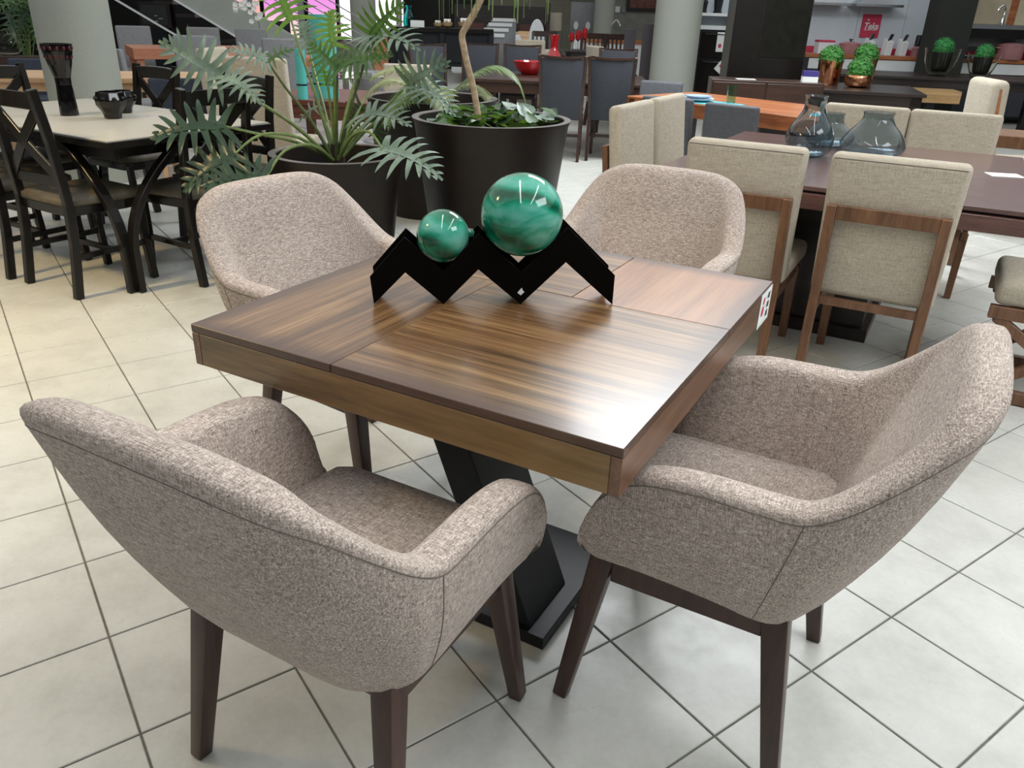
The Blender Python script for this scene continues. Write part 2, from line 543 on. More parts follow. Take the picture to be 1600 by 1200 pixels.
# ------------------------------------------------------------------ tweed armchair
def armchair(label):
    t = thing('armchair', label, 'chair', group='tweed armchairs around the square table')
    crest = [(0, -.394, .886), (.10, -.393, .885), (.175, -.388, .877), (.235, -.364, .849), (.269, -.312, .789), (.290, -.248, .722), (.298, -.192, .682),
             (.296, -.13, .675), (.293, -.05, .674), (.291, .03, .668), (.286, .10, .645), (.280, .150, .592), (.275, .180, .52), (.270, .193, .45)]
    base = [(0, -.19), (.06, -.19), (.11, -.19), (.155, -.187), (.19, -.177), (.214, -.158), (.228, -.132), (.233, -.09), (.235, -.04),
            (.235, .03), (.235, .09), (.235, .145), (.234, .175), (.233, .19)]
    C = catmull(crest, 4)
    B = catmull([(x * .965, y * .98, z_) for (x, y), z_ in zip(base, (.366, .366, .366, .367, .370, .376, .384, .393, .399, .403, .405, .405, .405, .405))], 4)
    cols_ = [(Vector((-c.x, c.y, c.z)), Vector((-b.x, b.y, b.z))) for c, b in zip(reversed(C[1:]), reversed(B[1:]))] + list(zip(C, B))
    n = len(cols_)
    rings = []
    seam_o = []
    seam_v = []
    for i, (c, b) in enumerate(cols_):
        tg = cols_[min(i + 1, n - 1)][0] - cols_[max(i - 1, 0)][0]
        nn = Vector((tg.y, -tg.x, 0))           # outward
        if nn.length < .004: nn = Vector((-1 if i < n / 2 else 1, 0, 0))
        nn.normalize()
        e = min(i, n - 1 - i)
        th = .034 * (1 if e > 5 else .62 + .38 * e / 5)
        ax = (c - b).normalized()
        h_ = (c - b).length
        ring = []
        # outer side, bulging
        ring.append(b + nn * (th * .2) - Vector((0, 0, .004)))
        ring.append(b.lerp(c, .004) + nn * (th * .62))
        for k in range(8):
            s = k / 7 * .93 if k else .03
            p = b.lerp(c, s) + nn * (th + (.02 if abs(i - n // 2) < 22 else .013) * math.sin(math.pi * min(s * 1.05, 1)) * min(1, h_ / .3)) * (1 if k else .86)
            ring.append(p)
        cc = b.lerp(c, .93)
        rad = (c - cc).length
        for k in range(1, 8):
            a = math.pi * k / 8
            ring.append(cc + nn * (th * math.copysign(abs(math.cos(a)) ** .72, math.cos(a))) + ax * (rad * math.sin(a) ** .8))
        for k in range(8):
            s = .93 * (1 - k / 7)
            ring.append(b.lerp(c, s) - nn * (th * (.95 if k else 1)))
        rings.append(ring)
        if i in (n // 2 - 24, n // 2 + 24): seam_v.append([Vector(q) + nn * .0002 for q in ring[:10]])
        if 7 < i < n - 8: seam_o.append(b.lerp(c, .93) + nn * (th + .0012))
    # rounded front ends of the arms
    def tip(r, fwd):
        m = sum((Vector(p) for p in r), Vector()) / len(r)
        out = []
        for f, s in ((.005, .88), (.009, .62), (.010, .25)):
            out.append([m + (Vector(p) - m) * s + Vector((0, fwd * f, 0)) for p in r])
        return out
    a = tip(rings[0], 1)
    z = tip(rings[-1], 1)
    MB().loft(list(reversed(a)) + rings + z).build('shell', M['tweed'], t, smooth=True, ang=80)
    MB().tube(seam_o, .0011, 5).build('seam', M['seam'], t, smooth=True)
    for q in seam_v:
        MB().tube(q, .0009, 5).build('seam', M['seam'], t, smooth=True)
    # seat cushion
    pl = [(-.20, -.22), (.20, -.22), (.222, -.19), (.222, .15), (.215, .20), (.18, .222), (-.18, .222), (-.215, .20), (-.222, .15), (-.222, -.19)]
    def off(s, dz): return [(x * s, y * s, dz) for x, y in pl]
    MB().loft([off(.9, .396), off(.97, .40), off(1, .412), off(1, .44), off(.985, .458), off(.93, .47), off(.7, .478), off(.3, .481)]).build('seat_cushion', M['tweed'], t, smooth=True, ang=80)
    for sx in (-1, 1):
        for sy in (-1, 1):
            x0, y0 = sx * .205, (.168 if sy > 0 else -.165)
            x1, y1 = sx * .236, (.232 if sy > 0 else -.226)
            MB().bar((x0, y0, .404), (x1, y1, 0), .046, .05, .030, .032).build('leg', M['walnut_dark'], t, .004, 2)
        MB().box(sx * .211 - .013, sx * .211 + .013, -.15, .15, .336, .403).build('rail', M['walnut_dark'], t, .002, 1)
    for y in (-.163, .166):
        MB().box(-.185, .185, y - .012, y + .012, .336, .403).build('rail', M['walnut_dark'], t, .002, 1)
    return t


ac = armchair('tweed armchair at the lower left, seen from behind')
ac.location = (*frame(0, 0, TH)(-.8143, .9047), 0)
ac.rotation_euler = (0, 0, R(TH))
dup(ac, (*frame(0, 0, TH)(-.268, 1.4293), 0), R(TH + 90), 'tweed armchair at the lower right, pushed in beneath the table corner')
dup(ac, (-.455, 2.205, 0), R(-35 - 90), 'tweed armchair behind the left of the table, before the philodendron planter')
dup(ac, (*frame(0, 0, TH)(-.885, 2.36), 0), R(TH + 180), 'tweed armchair at the far side of the table, nearest the beige linen chairs')

# ------------------------------------------------------------------ centrepiece: zigzag stand with two glass balls
SA = R(5.29)
st = thing('zigzag_stand', 'black zigzag metal stand holding two green balls', 'stand', (-.3225, 1.669, .76), SA)
up = [(0, .064), (.078, .154), (.162, .077), (.240, .163), (.337, .075), (.436, .179), (.55, .070)]
lo = [(.55, 0), (.436, .1), (.337, 0), (.240, .082), (.162, 0), (.078, .074), (.006, 0)]
poly = up + lo
for y0 in (0, .076):
    s_ = MB()
    n_ = len(up)
    U, L_ = up, list(reversed(lo))
    for i in range(n_ - 1):
        a0, a1, b0, b1 = U[i], U[i + 1], L_[i], L_[i + 1]
        s_.hexa([(b0[0], y0, b0[1]), (b1[0], y0, b1[1]), (b1[0], y0 + .004, b1[1]), (b0[0], y0 + .004, b0[1]),
                 (a0[0], y0, a0[1]), (a1[0], y0, a1[1]), (a1[0], y0 + .004, a1[1]), (a0[0], y0 + .004, a0[1])])
    s_.build('zigzag_plate', M['black_plate'], st)
for x_, z_, dx in ((.012, .02, .02), (.162, .03, .018), (.337, .03, .018), (.538, .02, -.02)):
    MB().box(x_ - .009, x_ + .009, .004, .076, z_, z_ + .004).build('cross_strip', M['black_plate'], st)
MB().add([(.329, -.0006, .028), (.337, -.0006, .022), (.345, -.0006, .030), (.341, -.0006, .034), (.339, -.0006, .040), (.335, -.0006, .036)], [(0, 1, 2, 3, 4, 5)]).build('paint_chip', M['paper'], st)


def malachite(name, seed):
    x = N(name)
    x.set(Roughness=.1, Coat_Weight=.5, Coat_Roughness=.03, Specular_IOR_Level=.4)
    v = x.coord((1, 1, 1.6), (.5, .9, .3), loc=(seed, 0, 0))
    a = x.noise(v, 8.0, 2, .5, 2.6)
    b = x.noise(v, 34, 5, .65, .6)
    w_ = x.n('ShaderNodeTexWave')
    w_.inputs['Scale'].default_value = 3.4
    w_.inputs['Distortion'].default_value = 9.0
    w_.inputs['Detail'].default_value = 2.0
    w_.inputs['Detail Scale'].default_value = 1.1
    x.l(v, w_.inputs['Vector'])
    s = x.math('ADD', x.math('MULTIPLY', w_.outputs['Fac'], .42), x.math('ADD', x.math('MULTIPLY', a, .5), x.math('MULTIPLY', b, .16)))
    x.color(x.ramp(s, [(.30, (.002, .08, .042)), (.44, (.006, .19, .105)), (.54, (.014, .29, .175)), (.62, (.045, .35, .24)), (.78, (.13, .46, .36))]))
    return x.m


bx = lambda s, o: (-.3225 + s * math.cos(SA) - o * math.sin(SA), 1.669 + s * math.sin(SA) + o * math.cos(SA))
gb = thing('glass_ball', 'large glossy malachite green glass ball on the zigzag stand', 'ball', (*bx(.337, .040), .76 + .1965), .4, 'green balls on the stand')
MB().ball((0, 0, 0), .0915, 48, 28).build('ball_body', malachite('malachite_large', 3.1), gb, smooth=True, ang=80)
gs = thing('glass_ball', 'small dark green glass ball with a stub on the zigzag stand', 'ball', (*bx(.162, .040), .76 + .1465), .2, 'green balls on the stand')
MB().ball((0, 0, 0), .0590, 40, 24).build('ball_body', malachite('malachite_small', 7.7), gs, smooth=True, ang=80)
MB().lathe([(.009, 0), (.008, .009), (.010, .013), (.004, .016)], 12).xf(Matrix.Rotation(R(85), 4, 'Y') @ Matrix.Translation((0, 0, .055))).build('stub', malachite('malachite_stub', 5.0), gs, smooth=True)

# ------------------------------------------------------------------ columns
def column(x, y, r, label, h=4.15):
    t = MB().lathe([(r, 0), (r, h)], 40).build('column', M['plaster'], smooth=True)
    t.location = (x, y, 0)
    return tag(t, label, 'column', 'round plaster columns')


column(-3.47, 6.6, .272, 'thick round grey-green column behind the black table')
column(2.0, 11.3, .30, 'round grey plaster column behind the stacked blue plates')
column(1.83, 20.0, .23, 'slim far grey column beside the slat-back chairs')
column(-3.35, 18.0, .26, 'far grey column left of the black sideboard')

# ------------------------------------------------------------------ black dining set on the left
BA = 149.3                                   # the table's long axis (to the left and away)
BT = frame(-1.92, 3.75, BA)                  # local x runs left along the near edge, local y towards the camera side (negative = away)
M['laminate'] = plain('pale_laminate', (.46, .44, .385), .38, 0, .05, 20)
M['seat_brown'] = plain('seat_brown', (.095, .080, .056), .6, 0, .2, 26)
M['vase_black'] = plain('vase_black', (.004, .0035, .004), .08, 0, .2, 20)

bt = thing('black_table', 'black table with pale laminate top and curved bent legs', 'table', (*BT(.85, -.5), 0), R(BA))
MB().box(-.85, .85, -.5, .5, .722, .7545).build('table_edge', M['black_lacquer'], bt, .002, 1)
MB().box(-.843, .843, -.493, .493, .755, .7605).build('table_top', M['laminate'], bt)
for sx in (-1, 1):
    for sy in (-1, 1):
        cx, cy = sx * .80, sy * .455
        for d in ((-sx, 0), (0, -sy)):
            pts = []
            for k in range(13):
                a = k / 12
                rr = .34 * (1 - math.cos(a * math.pi / 2)) if a <= 1 else 0
                z_ = .722 * math.sin((1 - a) * math.pi / 2) ** .0 if False else 0
                # quarter-arch: vertical low down, bending inwards to the top
                u_ = a
                z_ = .715 * u_
                off_ = .36 * max(0, (u_ - .28) / .72) ** 2.2
                pts.append((cx + d[0] * (off_ + .028), cy + d[1] * (off_ + .028), z_))
            MB().strip(pts, .05, .034, side=(d[1], d[0], 0)).build('leg', M['black_lacquer'], bt, .003, 1)
for x0, x1, y0, y1 in ((-.8, .8, -.44, -.42), (-.8, .8, .42, .44), (-.74, -.72, -.42, .42), (.72, .74, -.42, .42)):
    MB().box(x0, x1, y0, y1, .66, .722).build('apron', M['black_lacquer'], bt)


def crossback(label):
    """faces local +y"""
    t = thing('crossback_chair', label, 'chair', group='black cross-back chairs')
    m = M['black_lacquer']
    for sx in (-1, 1):
        MB().strip([(sx * .215, -.235, 0), (sx * .212, -.20, .25), (sx * .205, -.185, .46), (sx * .20, -.205, .75), (sx * .198, -.24, .985)], .036, .042).build('back_post', m, t, .004, 1)
        MB().strip([(sx * .205, .205, 0), (sx * .20, .19, .22), (sx * .197, .195, .43)], .036, .036).build('leg', m, t, .004, 1)
        MB().bar((sx * .203, -.2, .2), (sx * .198, .19, .2), .02, .026).build('side_stretcher', m, t)
    MB().bar((-.2, 0, .2), (.2, 0, .2), .026, .02, side=(0, 0, 1)).build('cross_stretcher', m, t)
    MB().strip([(-.2, -.228, .93), (-.1, -.25, .935), (0, -.257, .936), (.1, -.25, .935), (.2, -.228, .93)], .075, .02, side=(0, .15, 1)).build('top_rail', m, t, .003, 1)
    MB().bar((-.195, -.186, .56), (.195, -.186, .56), .05, .018, side=(0, 0, 1)).build('lower_rail', m, t, .002, 1)
    for sx in (-1, 1):
        MB().strip([(sx * .185, -.225, .9), (0, -.218, .745), (-sx * .185, -.193, .585)], .055, .014, side=(-sx * .6, 0, 1)).build('cross_slat', m, t, .002, 1)
    pl = [(-.19, -.19), (.19, -.19), (.222, .1), (.215, .19), (.17, .225), (-.17, .225), (-.215, .19), (-.222, .1)]
    def off(s, z_): return [(x * s, y * s, z_) for x, y in pl]
    MB().loft([off(.96, .395), off(.98, .40), off(.98, .44)]).build('seat_frame', m, t)
    MB().loft([off(.97, .4405), off(1.01, .452), off(1.0, .472), off(.9, .487), off(.5, .494)]).build('seat_cushion', M['seat_brown'], t, smooth=True, ang=80)
    return t


cb = crossback('black cross-back chair with dusty brown seat nearest the left front, back to us')


def at_bt(u, v): return (*BT(u, -v), 0)     # u along the near edge, v across the table


def cbp(o, u, v, face, label):
    """u,v of the seat centre; face in degrees relative to the table's v axis"""
    loc = at_bt(u, v)
    rz = R(BA - 90 + face - 90)
    if o is None:
        return dup(cb, loc, rz, label)
    o.location = loc
    o.rotation_euler = (0, 0, rz)


cbp(cb, .41, .06, 0, None)
cbp(None, .98, .04, 0, 'black cross-back chair cut by the left picture edge')
cbp(None, .10, .53, 90, 'black cross-back chair at the table end, half behind the philodendron leaves')
cbp(None, 1.25, .98, 180, 'black cross-back chair on the far side, beside the small faceted bowls')
cbp(None, .41, .98, 180, 'black cross-back chair on the far side behind the philodendron stalks')
cbp(None, 1.55, .45, -90, 'black cross-back chair at the far left end of the black table')

tv = thing('black_vase', 'tall black hourglass vase on the pale laminate table', 'vase', (*Vector(BT(.62, -.55)), .7605), .3)
tv.location = (-2.545, 4.62, .7605)
tv.scale = (.92, .92, 1.24)
MB().lathe([(.052, 0), (.053, .01), (.050, .06), (.044, .13), (.046, .16), (.066, .215), (.083, .27), (.088, .30), (.080, .30), (.074, .27), (.05, .21), (.03, .15), (.01, .14)], 14).build('vase_body', M['vase_black'], tv)
M['vase_red_dot'] = plain('vase_red_glaze', (.085, .008, .012), .15, 0, .2)
for k in range(14):
    for j in range(2):
        a = 2 * math.pi * (k + .5 * j) / 14
        rr, zz = ((.0785, .284), (.0675, .248))[j]
        MB().ball((rr * math.cos(a), rr * math.sin(a), zz), .0105, 8, 5).build('glaze_dot', M['vase_red_dot'], tv, smooth=True)


def facet_bowl(loc, s, label, rz):
    t = thing('faceted_bowl', label, 'bowl', loc, rz, 'small black faceted bowls')
    t.scale = (1, 1, 1.3)
    prof = [(.052, 0), (.055, .008), (.060, .03), (.092, .065), (.096, .09), (.082, .128), (.074, .130), (.078, .10), (.06, .06), (.01, .05)]
    MB().lathe([(r * s, z_ * s) for r, z_ in prof], 9).build('bowl_body', M['vase_black'], t, .003 * s, 1)
    for k in range(9):
        a = 2 * math.pi * (k + .5) / 9
        MB().ball((.089 * s * math.cos(a), .089 * s * math.sin(a), .095 * s), .016 * s, 8, 5, .8).build('facet_knob', M['vase_black'], t)
    return t


facet_bowl((-2.265, 4.55, .7605), .84, 'black faceted bowl in front on the laminate table', .2)
facet_bowl((-2.315, 4.80, .7605), .74, 'smaller black faceted bowl half hidden behind the other one', .5)

# ------------------------------------------------------------------ big red-walnut table with linen chairs (right)
RT = frame(.60, 3.56, TH)
rt = thing('walnut_table', 'large red-brown walnut table with layered top among linen chairs', 'table', (*RT(.725, .775), 0), R(TH))
MB().box(-.725, .725, -.775, .775, .742, .76).build('table_top', M['rt_wood_top'], rt, .0015, 1)
MB().box(-.70, .70, -.75, .75, .733, .742).build('shadow_gap', M['dark_wood'], rt)
for x0, x1, y0, y1 in ((-.745, .745, -.795, -.765), (-.745, .745, .765, .795), (-.745, -.715, -.765, .765), (.715, .745, -.765, .765)):
    MB().box(x0, x1, y0, y1, .672, .733).build('apron_board', M['rt_wood'], rt, .0015, 1)
MB().box(-.72, .72, -.77, .77, .70, .7325).build('under_top', M['dark_wood'], rt)
MB().box(-.40, .22, -.33, .33, .06, .70).build('pedestal', M['dark_wood'], rt, .002, 1)
MB().box(-.43, .25, -.36, .36, 0, .06).build('plinth', M['dark_wood'], rt, .002, 1)


def linen_chair(label):
    t = thing('linen_chair', label, 'chair', group='beige linen chairs at the big walnut table')
    # upholstered L: seat + leaning back in one slab each
    MB().hexa([(-.225, -.245, .375), (.225, -.245, .375), (.225, .22, .385), (-.225, .22, .385),
               (-.225, -.245, .46), (.225, -.245, .46), (.225, .225, .47), (-.225, .225, .47)]).build('seat', M['linen'], t, .03, 4)
    MB().hexa([(-.225, -.275, .38), (.225, -.275, .38), (.225, -.19, .38), (-.225, -.19, .38),
               (-.235, -.325, .925), (.235, -.325, .925), (.235, -.25, .935), (-.235, -.25, .935)]).build('backrest', M['linen'], t, .026, 4)
    MB().tube([(-.222, -.3215, .912), (.222, -.3215, .912)], .0014, 5).build('seam', M['seam'], t)
    m = M['chair_walnut']
    for sx in (-1, 1):
        MB().strip([(sx * .198, -.325, 0), (sx * .198, -.296, .4), (sx * .196, -.332, .745)], .036, .03).build('rear_leg', m, t, .003, 1)
        MB().bar((sx * .19, .17, .36), (sx * .19, .19, 0), .042, .042, .034, .034).build('front_leg', m, t, .003, 1)
        MB().bar((sx * .196, -.28, .335), (sx * .19, .20, .352), .028, .05).build('side_rail', m, t, .002, 1)
        for z_ in (.70, .60):
            MB().lathe([(.007, 0), (.007, .003), (.003, .004)], 8).xf(Matrix.Translation((sx * .197, -.334 + (.745 - z_) * .1, z_)) @ Matrix.Rotation(R(90), 4, 'X')).build('screw_cap', M['walnut_dark'], t)
    MB().hexa([(-.178, -.338, .69), (.178, -.338, .69), (.178, -.315, .69), (-.178, -.315, .69),
               (-.178, -.343, .745), (.178, -.343, .745), (.178, -.32, .745), (-.178, -.32, .745)]).build('back_rail', m, t, .002, 1)
    MB().box(-.178, .178, -.30, -.275, .345, .374).build('seat_rail', m, t)
    MB().box(-.17, .17, .175, .195, .33, .374).build('seat_rail', m, t)
    return t


lc = linen_chair('beige linen chair with wooden back frame, second from the left along the near side')


def rtp(a, b, face): return (*RT(a, b), 0), R(TH + face)


(lc.location, lc.rotation_euler.z) = rtp(.985, .105, 0)
dup(lc, *rtp(.43, .105, 0), 'beige linen chair along the near side, partly behind the far tweed armchair')
dup(lc, *rtp(.62, 1.60, 180), 'beige linen chair on the far side behind the tall smoky vase')
dup(lc, *rtp(1.09, 1.60, 180), 'beige linen chair on the far side behind the squat smoky vases')
dup(lc, *rtp(-.06, .56, -90), 'beige linen chair at the left end, nearer one, turned sideways', (1, 1, 1.04))
dup(lc, *rtp(-.06, 1.08, -90), 'beige linen chair at the left end, farther one with its back turned sideways', (1, 1, 1.04))

xc = thing('cross_frame_chair', 'linen seat on a crossed wooden frame at the right picture edge', 'chair', *rtp(1.655, .27, 90))
MB().box(-.235, .235, -.235, .245, .392, .49).build('seat', M['linen'], xc, .03, 4)
MB().hexa([(-.235, -.30, .40), (.235, -.30, .40), (.235, -.22, .40), (-.235, -.22, .40),
           (-.235, -.36, .93), (.235, -.36, .93), (.235, -.28, .935), (-.235, -.28, .935)]).build('backrest', M['linen'], xc, .026, 4)
for sx in (-1, 1):
    MB().bar((sx * .22, -.24, .365), (sx * .22, .25, .365), .036, .05).build('top_rail', M['chair_walnut'], xc, .002, 1)
    MB().bar((sx * .22, -.26, .03), (sx * .22, .25, .03), .036, .05).build('foot_rail', M['chair_walnut'], xc, .002, 1)
    MB().bar((sx * .22, .22, .345), (sx * .22, -.22, .05), .03, .04).build('cross_brace', M['chair_walnut'], xc, .002, 1)
    MB().bar((sx * .225, -.22, .345), (sx * .225, .22, .05), .028, .04).build('cross_brace', M['chair_walnut'], xc, .002, 1)

# smoky glass vases
M['smoke_glass'] = glass('smoke_glass', (.52, .60, .64), 0, 1.42)


def vase(name, label, loc, outer, th=.004, mat='smoke_glass', cat='vase', group=None, n=40):
    t = thing(name, label, cat, loc, 0, group)
    inner = [(max(r - th, .002), z_ + (th if k == 0 else 0)) for k, (r, z_) in enumerate(outer)]
    pts = catmull([(r, 0, z_) for r, z_ in outer], 5)
    ins = catmull([(r, 0, z_) for r, z_ in inner], 5)
    prof = [(.002, outer[0][1])] + [(p.x, p.z) for p in pts] + [(p.x, p.z) for p in reversed(ins)] + [(.002, inner[0][1])]
    MB().lathe(prof, n).build('glass_body', M[mat], t, smooth=True, ang=60)
    return t


vg = 'smoky glass vases on the walnut table'
vase('glass_vase', 'tall bottle-shaped smoky glass vase', (1.425, 4.04, .7605), [(.06, 0), (.10, .022), (.116, .075), (.104, .13), (.072, .18), (.052, .22), (.050, .265), (.055, .283)], group=vg)
vase('glass_vase', 'small squat smoky vase behind the widest vase', (1.655, 4.40, .7605), [(.06, 0), (.11, .017), (.128, .05), (.10, .088), (.066, .12), (.060, .15), (.062, .172)], group=vg)
vase('glass_vase', 'widest squat smoky glass vase', (1.785, 4.14, .7605), [(.08, 0), (.14, .017), (.158, .055), (.13, .105), (.09, .148), (.072, .182), (.076, .208)], group=vg)
tag(MB().box(-.07, .07, -.05, .05, 0, .002).build('price_card', M['paper']), 'white paper card lying on the walnut table', 'card')
bpy.data.objects['price_card'].location = (*RT(1.36, .86), .7602)
bpy.data.objects['price_card'].rotation_euler = (0, 0, R(TH + 20))


# ------------------------------------------------------------------ generic upholstered side chair
def parsons(label, mat, leg, cat_group, w_=.44, h_=.86, name='side_chair', seat=True):
    t = thing(name, label, 'chair', group=cat_group)
    hw = w_ / 2
    MB().box(-hw, hw, -.22, .24, .36, .47).build('seat', mat, t, .022, 3)
    MB().hexa([(-hw, -.26, .30), (hw, -.26, .30), (hw, -.18, .30), (-hw, -.18, .30),
               (-hw, -.31, h_), (hw, -.31, h_), (hw, -.24, h_), (-hw, -.24, h_)]).build('backrest', mat, t, .022, 3)
    for sx in (-1, 1):
        MB().bar((sx * (hw - .03), .2, .36), (sx * (hw - .03), .2, 0), .045, .045, .035, .035).build('leg', leg, t)
        MB().bar((sx * (hw - .03), -.22, .36), (sx * (hw - .03), -.27, 0), .045, .045, .035, .035).build('leg', leg, t)
    return t


def framed(label, group):
    """high-backed chair, slate panel in a dark wooden frame with a curved top"""
    t = thing('framed_chair', label, 'chair', group=group)
    m = M['wenge']
    for sx in (-1, 1):
        MB().strip([(sx * .195, -.27, 0), (sx * .20, -.215, .45), (sx * .225, -.30, 1.0)], .03, .045).build('back_post', m, t, .003, 1)
        MB().bar((sx * .19, .2, .42), (sx * .19, .2, 0), .045, .045, .032, .032).build('leg', m, t)
        MB().bar((sx * .195, -.22, .22), (sx * .19, .2, .22), .02, .028).build('side_stretcher', m, t)
    MB().bar((-.19, 0, .22), (.19, 0, .22), .028, .02, side=(0, 0, 1)).build('cross_stretcher', m, t)
    pts = [(-.215, -.30, .99), (-.1, -.318, .98), (0, -.322, .977), (.1, -.318, .98), (.215, -.30, .99)]
    MB().strip(pts, .022, .03, side=(0, 0, 1)).build('top_rail', m, t)
    MB().loft([[(x * .90, y, z_) for x, y in ((-.21, -.235), (0, -.255), (.21, -.235), (.21, -.205), (0, -.225), (-.21, -.205))] for z_ in (.40,)] +
              [[(x, y - .075, .972) for x, y in ((-.21, -.235), (0, -.255), (.21, -.235), (.21, -.205), (0, -.225), (-.21, -.205))]]).build('backrest', M['slate'], t, .006, 2)
    MB().box(-.205, .205, -.21, .225, .40, .44).build('seat_frame', m, t)
    MB().box(-.21, .21, -.21, .23, .441, .49).build('seat_cushion', M['slate'], t, .018, 3)
    return t


def table(name, label, loc, rz, sx, sy, top, edge, h_=.76, leg=.07, apron=.09, mat=None, legmat=None, cat='table'):
    t = thing(name, label, cat, loc, rz)
    mat = mat or M['wenge']
    legmat = legmat or mat
    MB().box(-sx / 2, sx / 2, -sy / 2, sy / 2, h_ - top, h_).build('table_top', mat, t, .003, 1)
    if apron:
        for q in ((-1, 1)):
            MB().box(-sx / 2 + edge, sx / 2 - edge, min(q * (sy / 2 - edge), q * (sy / 2 - edge - .025)), max(q * (sy / 2 - edge), q * (sy / 2 - edge - .025)), h_ - top - apron, h_ - top).build('apron_board', mat, t)
            MB().box(min(q * (sx / 2 - edge), q * (sx / 2 - edge - .025)), max(q * (sx / 2 - edge), q * (sx / 2 - edge - .025)), -sy / 2 + edge, sy / 2 - edge, h_ - top - apron, h_ - top).build('apron_board', mat, t)
    for a in (-1, 1):
        for b in (-1, 1):
            MB().box(a * (sx / 2 - edge - leg / 2) - leg / 2, a * (sx / 2 - edge - leg / 2) + leg / 2, b * (sy / 2 - edge - leg / 2) - leg / 2, b * (sy / 2 - edge - leg / 2) + leg / 2, 0, h_ - top).build('leg', legmat, t)
    return t


# ------------------------------------------------------------------ orange-brown table with blue plates
OA = -48.0
OT = frame(.97, 6.92, OA)
table('orange_table', 'orange-brown wooden table laid with blue plates', (*OT(.85, .42), 0), R(OA), 1.9, .9, .02, .0, .76, .08, .085, M['orange_wood'], M['dark_wood'])
pg = 'grey chairs at the orange-brown table'
p0 = parsons('grey side chair tucked under the orange-brown table, nearest us', M['grey_fabric'], M['dark_wood'], pg, .40, .82)
p0.location, p0.rotation_euler.z = (1.66, 6.10, 0), R(OA + 10)
dup(p0, (1.24, 6.52, 0), R(OA + 18), 'grey side chair half hidden behind the left end linen chair')
dup(p0, (1.20, 7.62, 0), R(OA + 205), 'grey side chair behind the far corner of the orange-brown table')
M['teal_mat'] = plain('teal_placemat', (.06, .36, .42), .6)
M['plate_blue'] = plain('plate_blue', (.28, .38, .55), .25)
M['plate_white'] = plain('plate_white', (.62, .70, .78), .25)
for (x_, y_, lab) in ((1.50, 6.56, 'turquoise placemat under the blue plates'), (2.28, 5.98, 'turquoise placemat near the tall smoky vase')):
    o = tag(MB().box(-.21, .21, -.15, .15, 0, .004).build('placemat', M['teal_mat'], None, .0015, 1), lab, 'placemat', 'turquoise placemats')
    o.location, o.rotation_euler.z = (x_, y_, .7603), R(OA)
for k, (r_, mk, lab) in enumerate(((.125, 'plate_white', 'white plate at the bottom of the stack'), (.11, 'plate_blue', 'blue plate on top of the stack'))):
    o = MB().lathe([(.05, 0), (r_ * .7, .006), (r_, .02), (r_, .025), (r_ * .7, .012), (.01, .008)], 28).build('plate', M[mk], smooth=True)
    o.location = (1.405, 6.66, .7648 + k * .0175)
    tag(o, lab, 'plate', 'stacked plates')
M['green_glass'] = glass('green_glass', (.55, .85, .68), 0, 1.35)
vase('drinking_glass', 'greenish drinking glass beside the plates', (1.66, 6.62, .7648), [(.034, 0), (.036, .01), (.038, .06), (.042, .13)], .003, 'green_glass', 'glass', n=20)

# ------------------------------------------------------------------ dark table with topiaries in copper pots, dark cabinet wall
DT = frame(3.92, 8.12, TH + 12)
table('dark_table', 'dark wood table carrying three copper topiary pots', (*DT(-.58, .58), 0), R(TH + 12), 1.16, 1.16, .03, .03, .76, .10, .10, M['dark_wood'])
M['topiary'] = plain('topiary_green', (.035, .17, .022), .7, 0, .6, 40)
M['topiary2'] = plain('topiary_green_bright', (.03, .22, .05), .7, 0, .6, 40)


def topiary(loc, r, mat, n=420):
    m = MB()
    m.ball(loc, r * .86, 14, 9)
    rnd = random.Random(int(loc[0] * 1000))
    for k in range(n):
        z_ = rnd.uniform(-1, 1)
        a = rnd.uniform(0, 2 * math.pi)
        q = math.sqrt(1 - z_ * z_)
        d = Vector((q * math.cos(a), q * math.sin(a), z_))
        c = Vector(loc) + d * r * rnd.uniform(.86, 1.0)
        u_ = d.orthogonal().normalized()
        u_ = (Matrix.Rotation(rnd.uniform(0, 6.28), 3, d) @ u_ + d * rnd.uniform(-.5, .5)).normalized()
        v_ = d.cross(u_).normalized()
        s_ = r * .13
        m.add([c - u_ * s_, c + v_ * s_ * .55, c + u_ * s_ + d * s_ * .5, c - v_ * s_ * .55], [(0, 1, 2, 3)])
    return m


cp = [((3.27, 9.05), [(.105, 0), (.115, .02), (.125, .25), (.118, .25), (.10, .03), (.01, .03)], .132, .262, 'copper cylinder pot with topiary ball, leftmost of three'),
      ((3.50, 8.80), [(.08, 0), (.125, .02), (.14, .07), (.125, .12), (.11, .12), (.11, .05), (.01, .04)], .132, .165, 'low round copper bowl with topiary ball in the middle'),
      ((3.70, 9.22), [(.10, 0), (.105, .02), (.125, .27), (.118, .27), (.10, .03), (.01, .03)], .132, .29, 'tall tapered copper pot with topiary ball, rightmost')]
for (x_, y_), prof, r_, zc, lab in cp:
    t = thing('topiary_pot', lab, 'potted plant', (x_, y_, .7603), .3, 'topiary balls in copper pots')
    MB().lathe(prof, 28).build('copper_pot', M['copper'], t, smooth=True, ang=50)
    topiary((0, 0, zc), r_, M['topiary']).build('topiary_ball', M['topiary'], t)

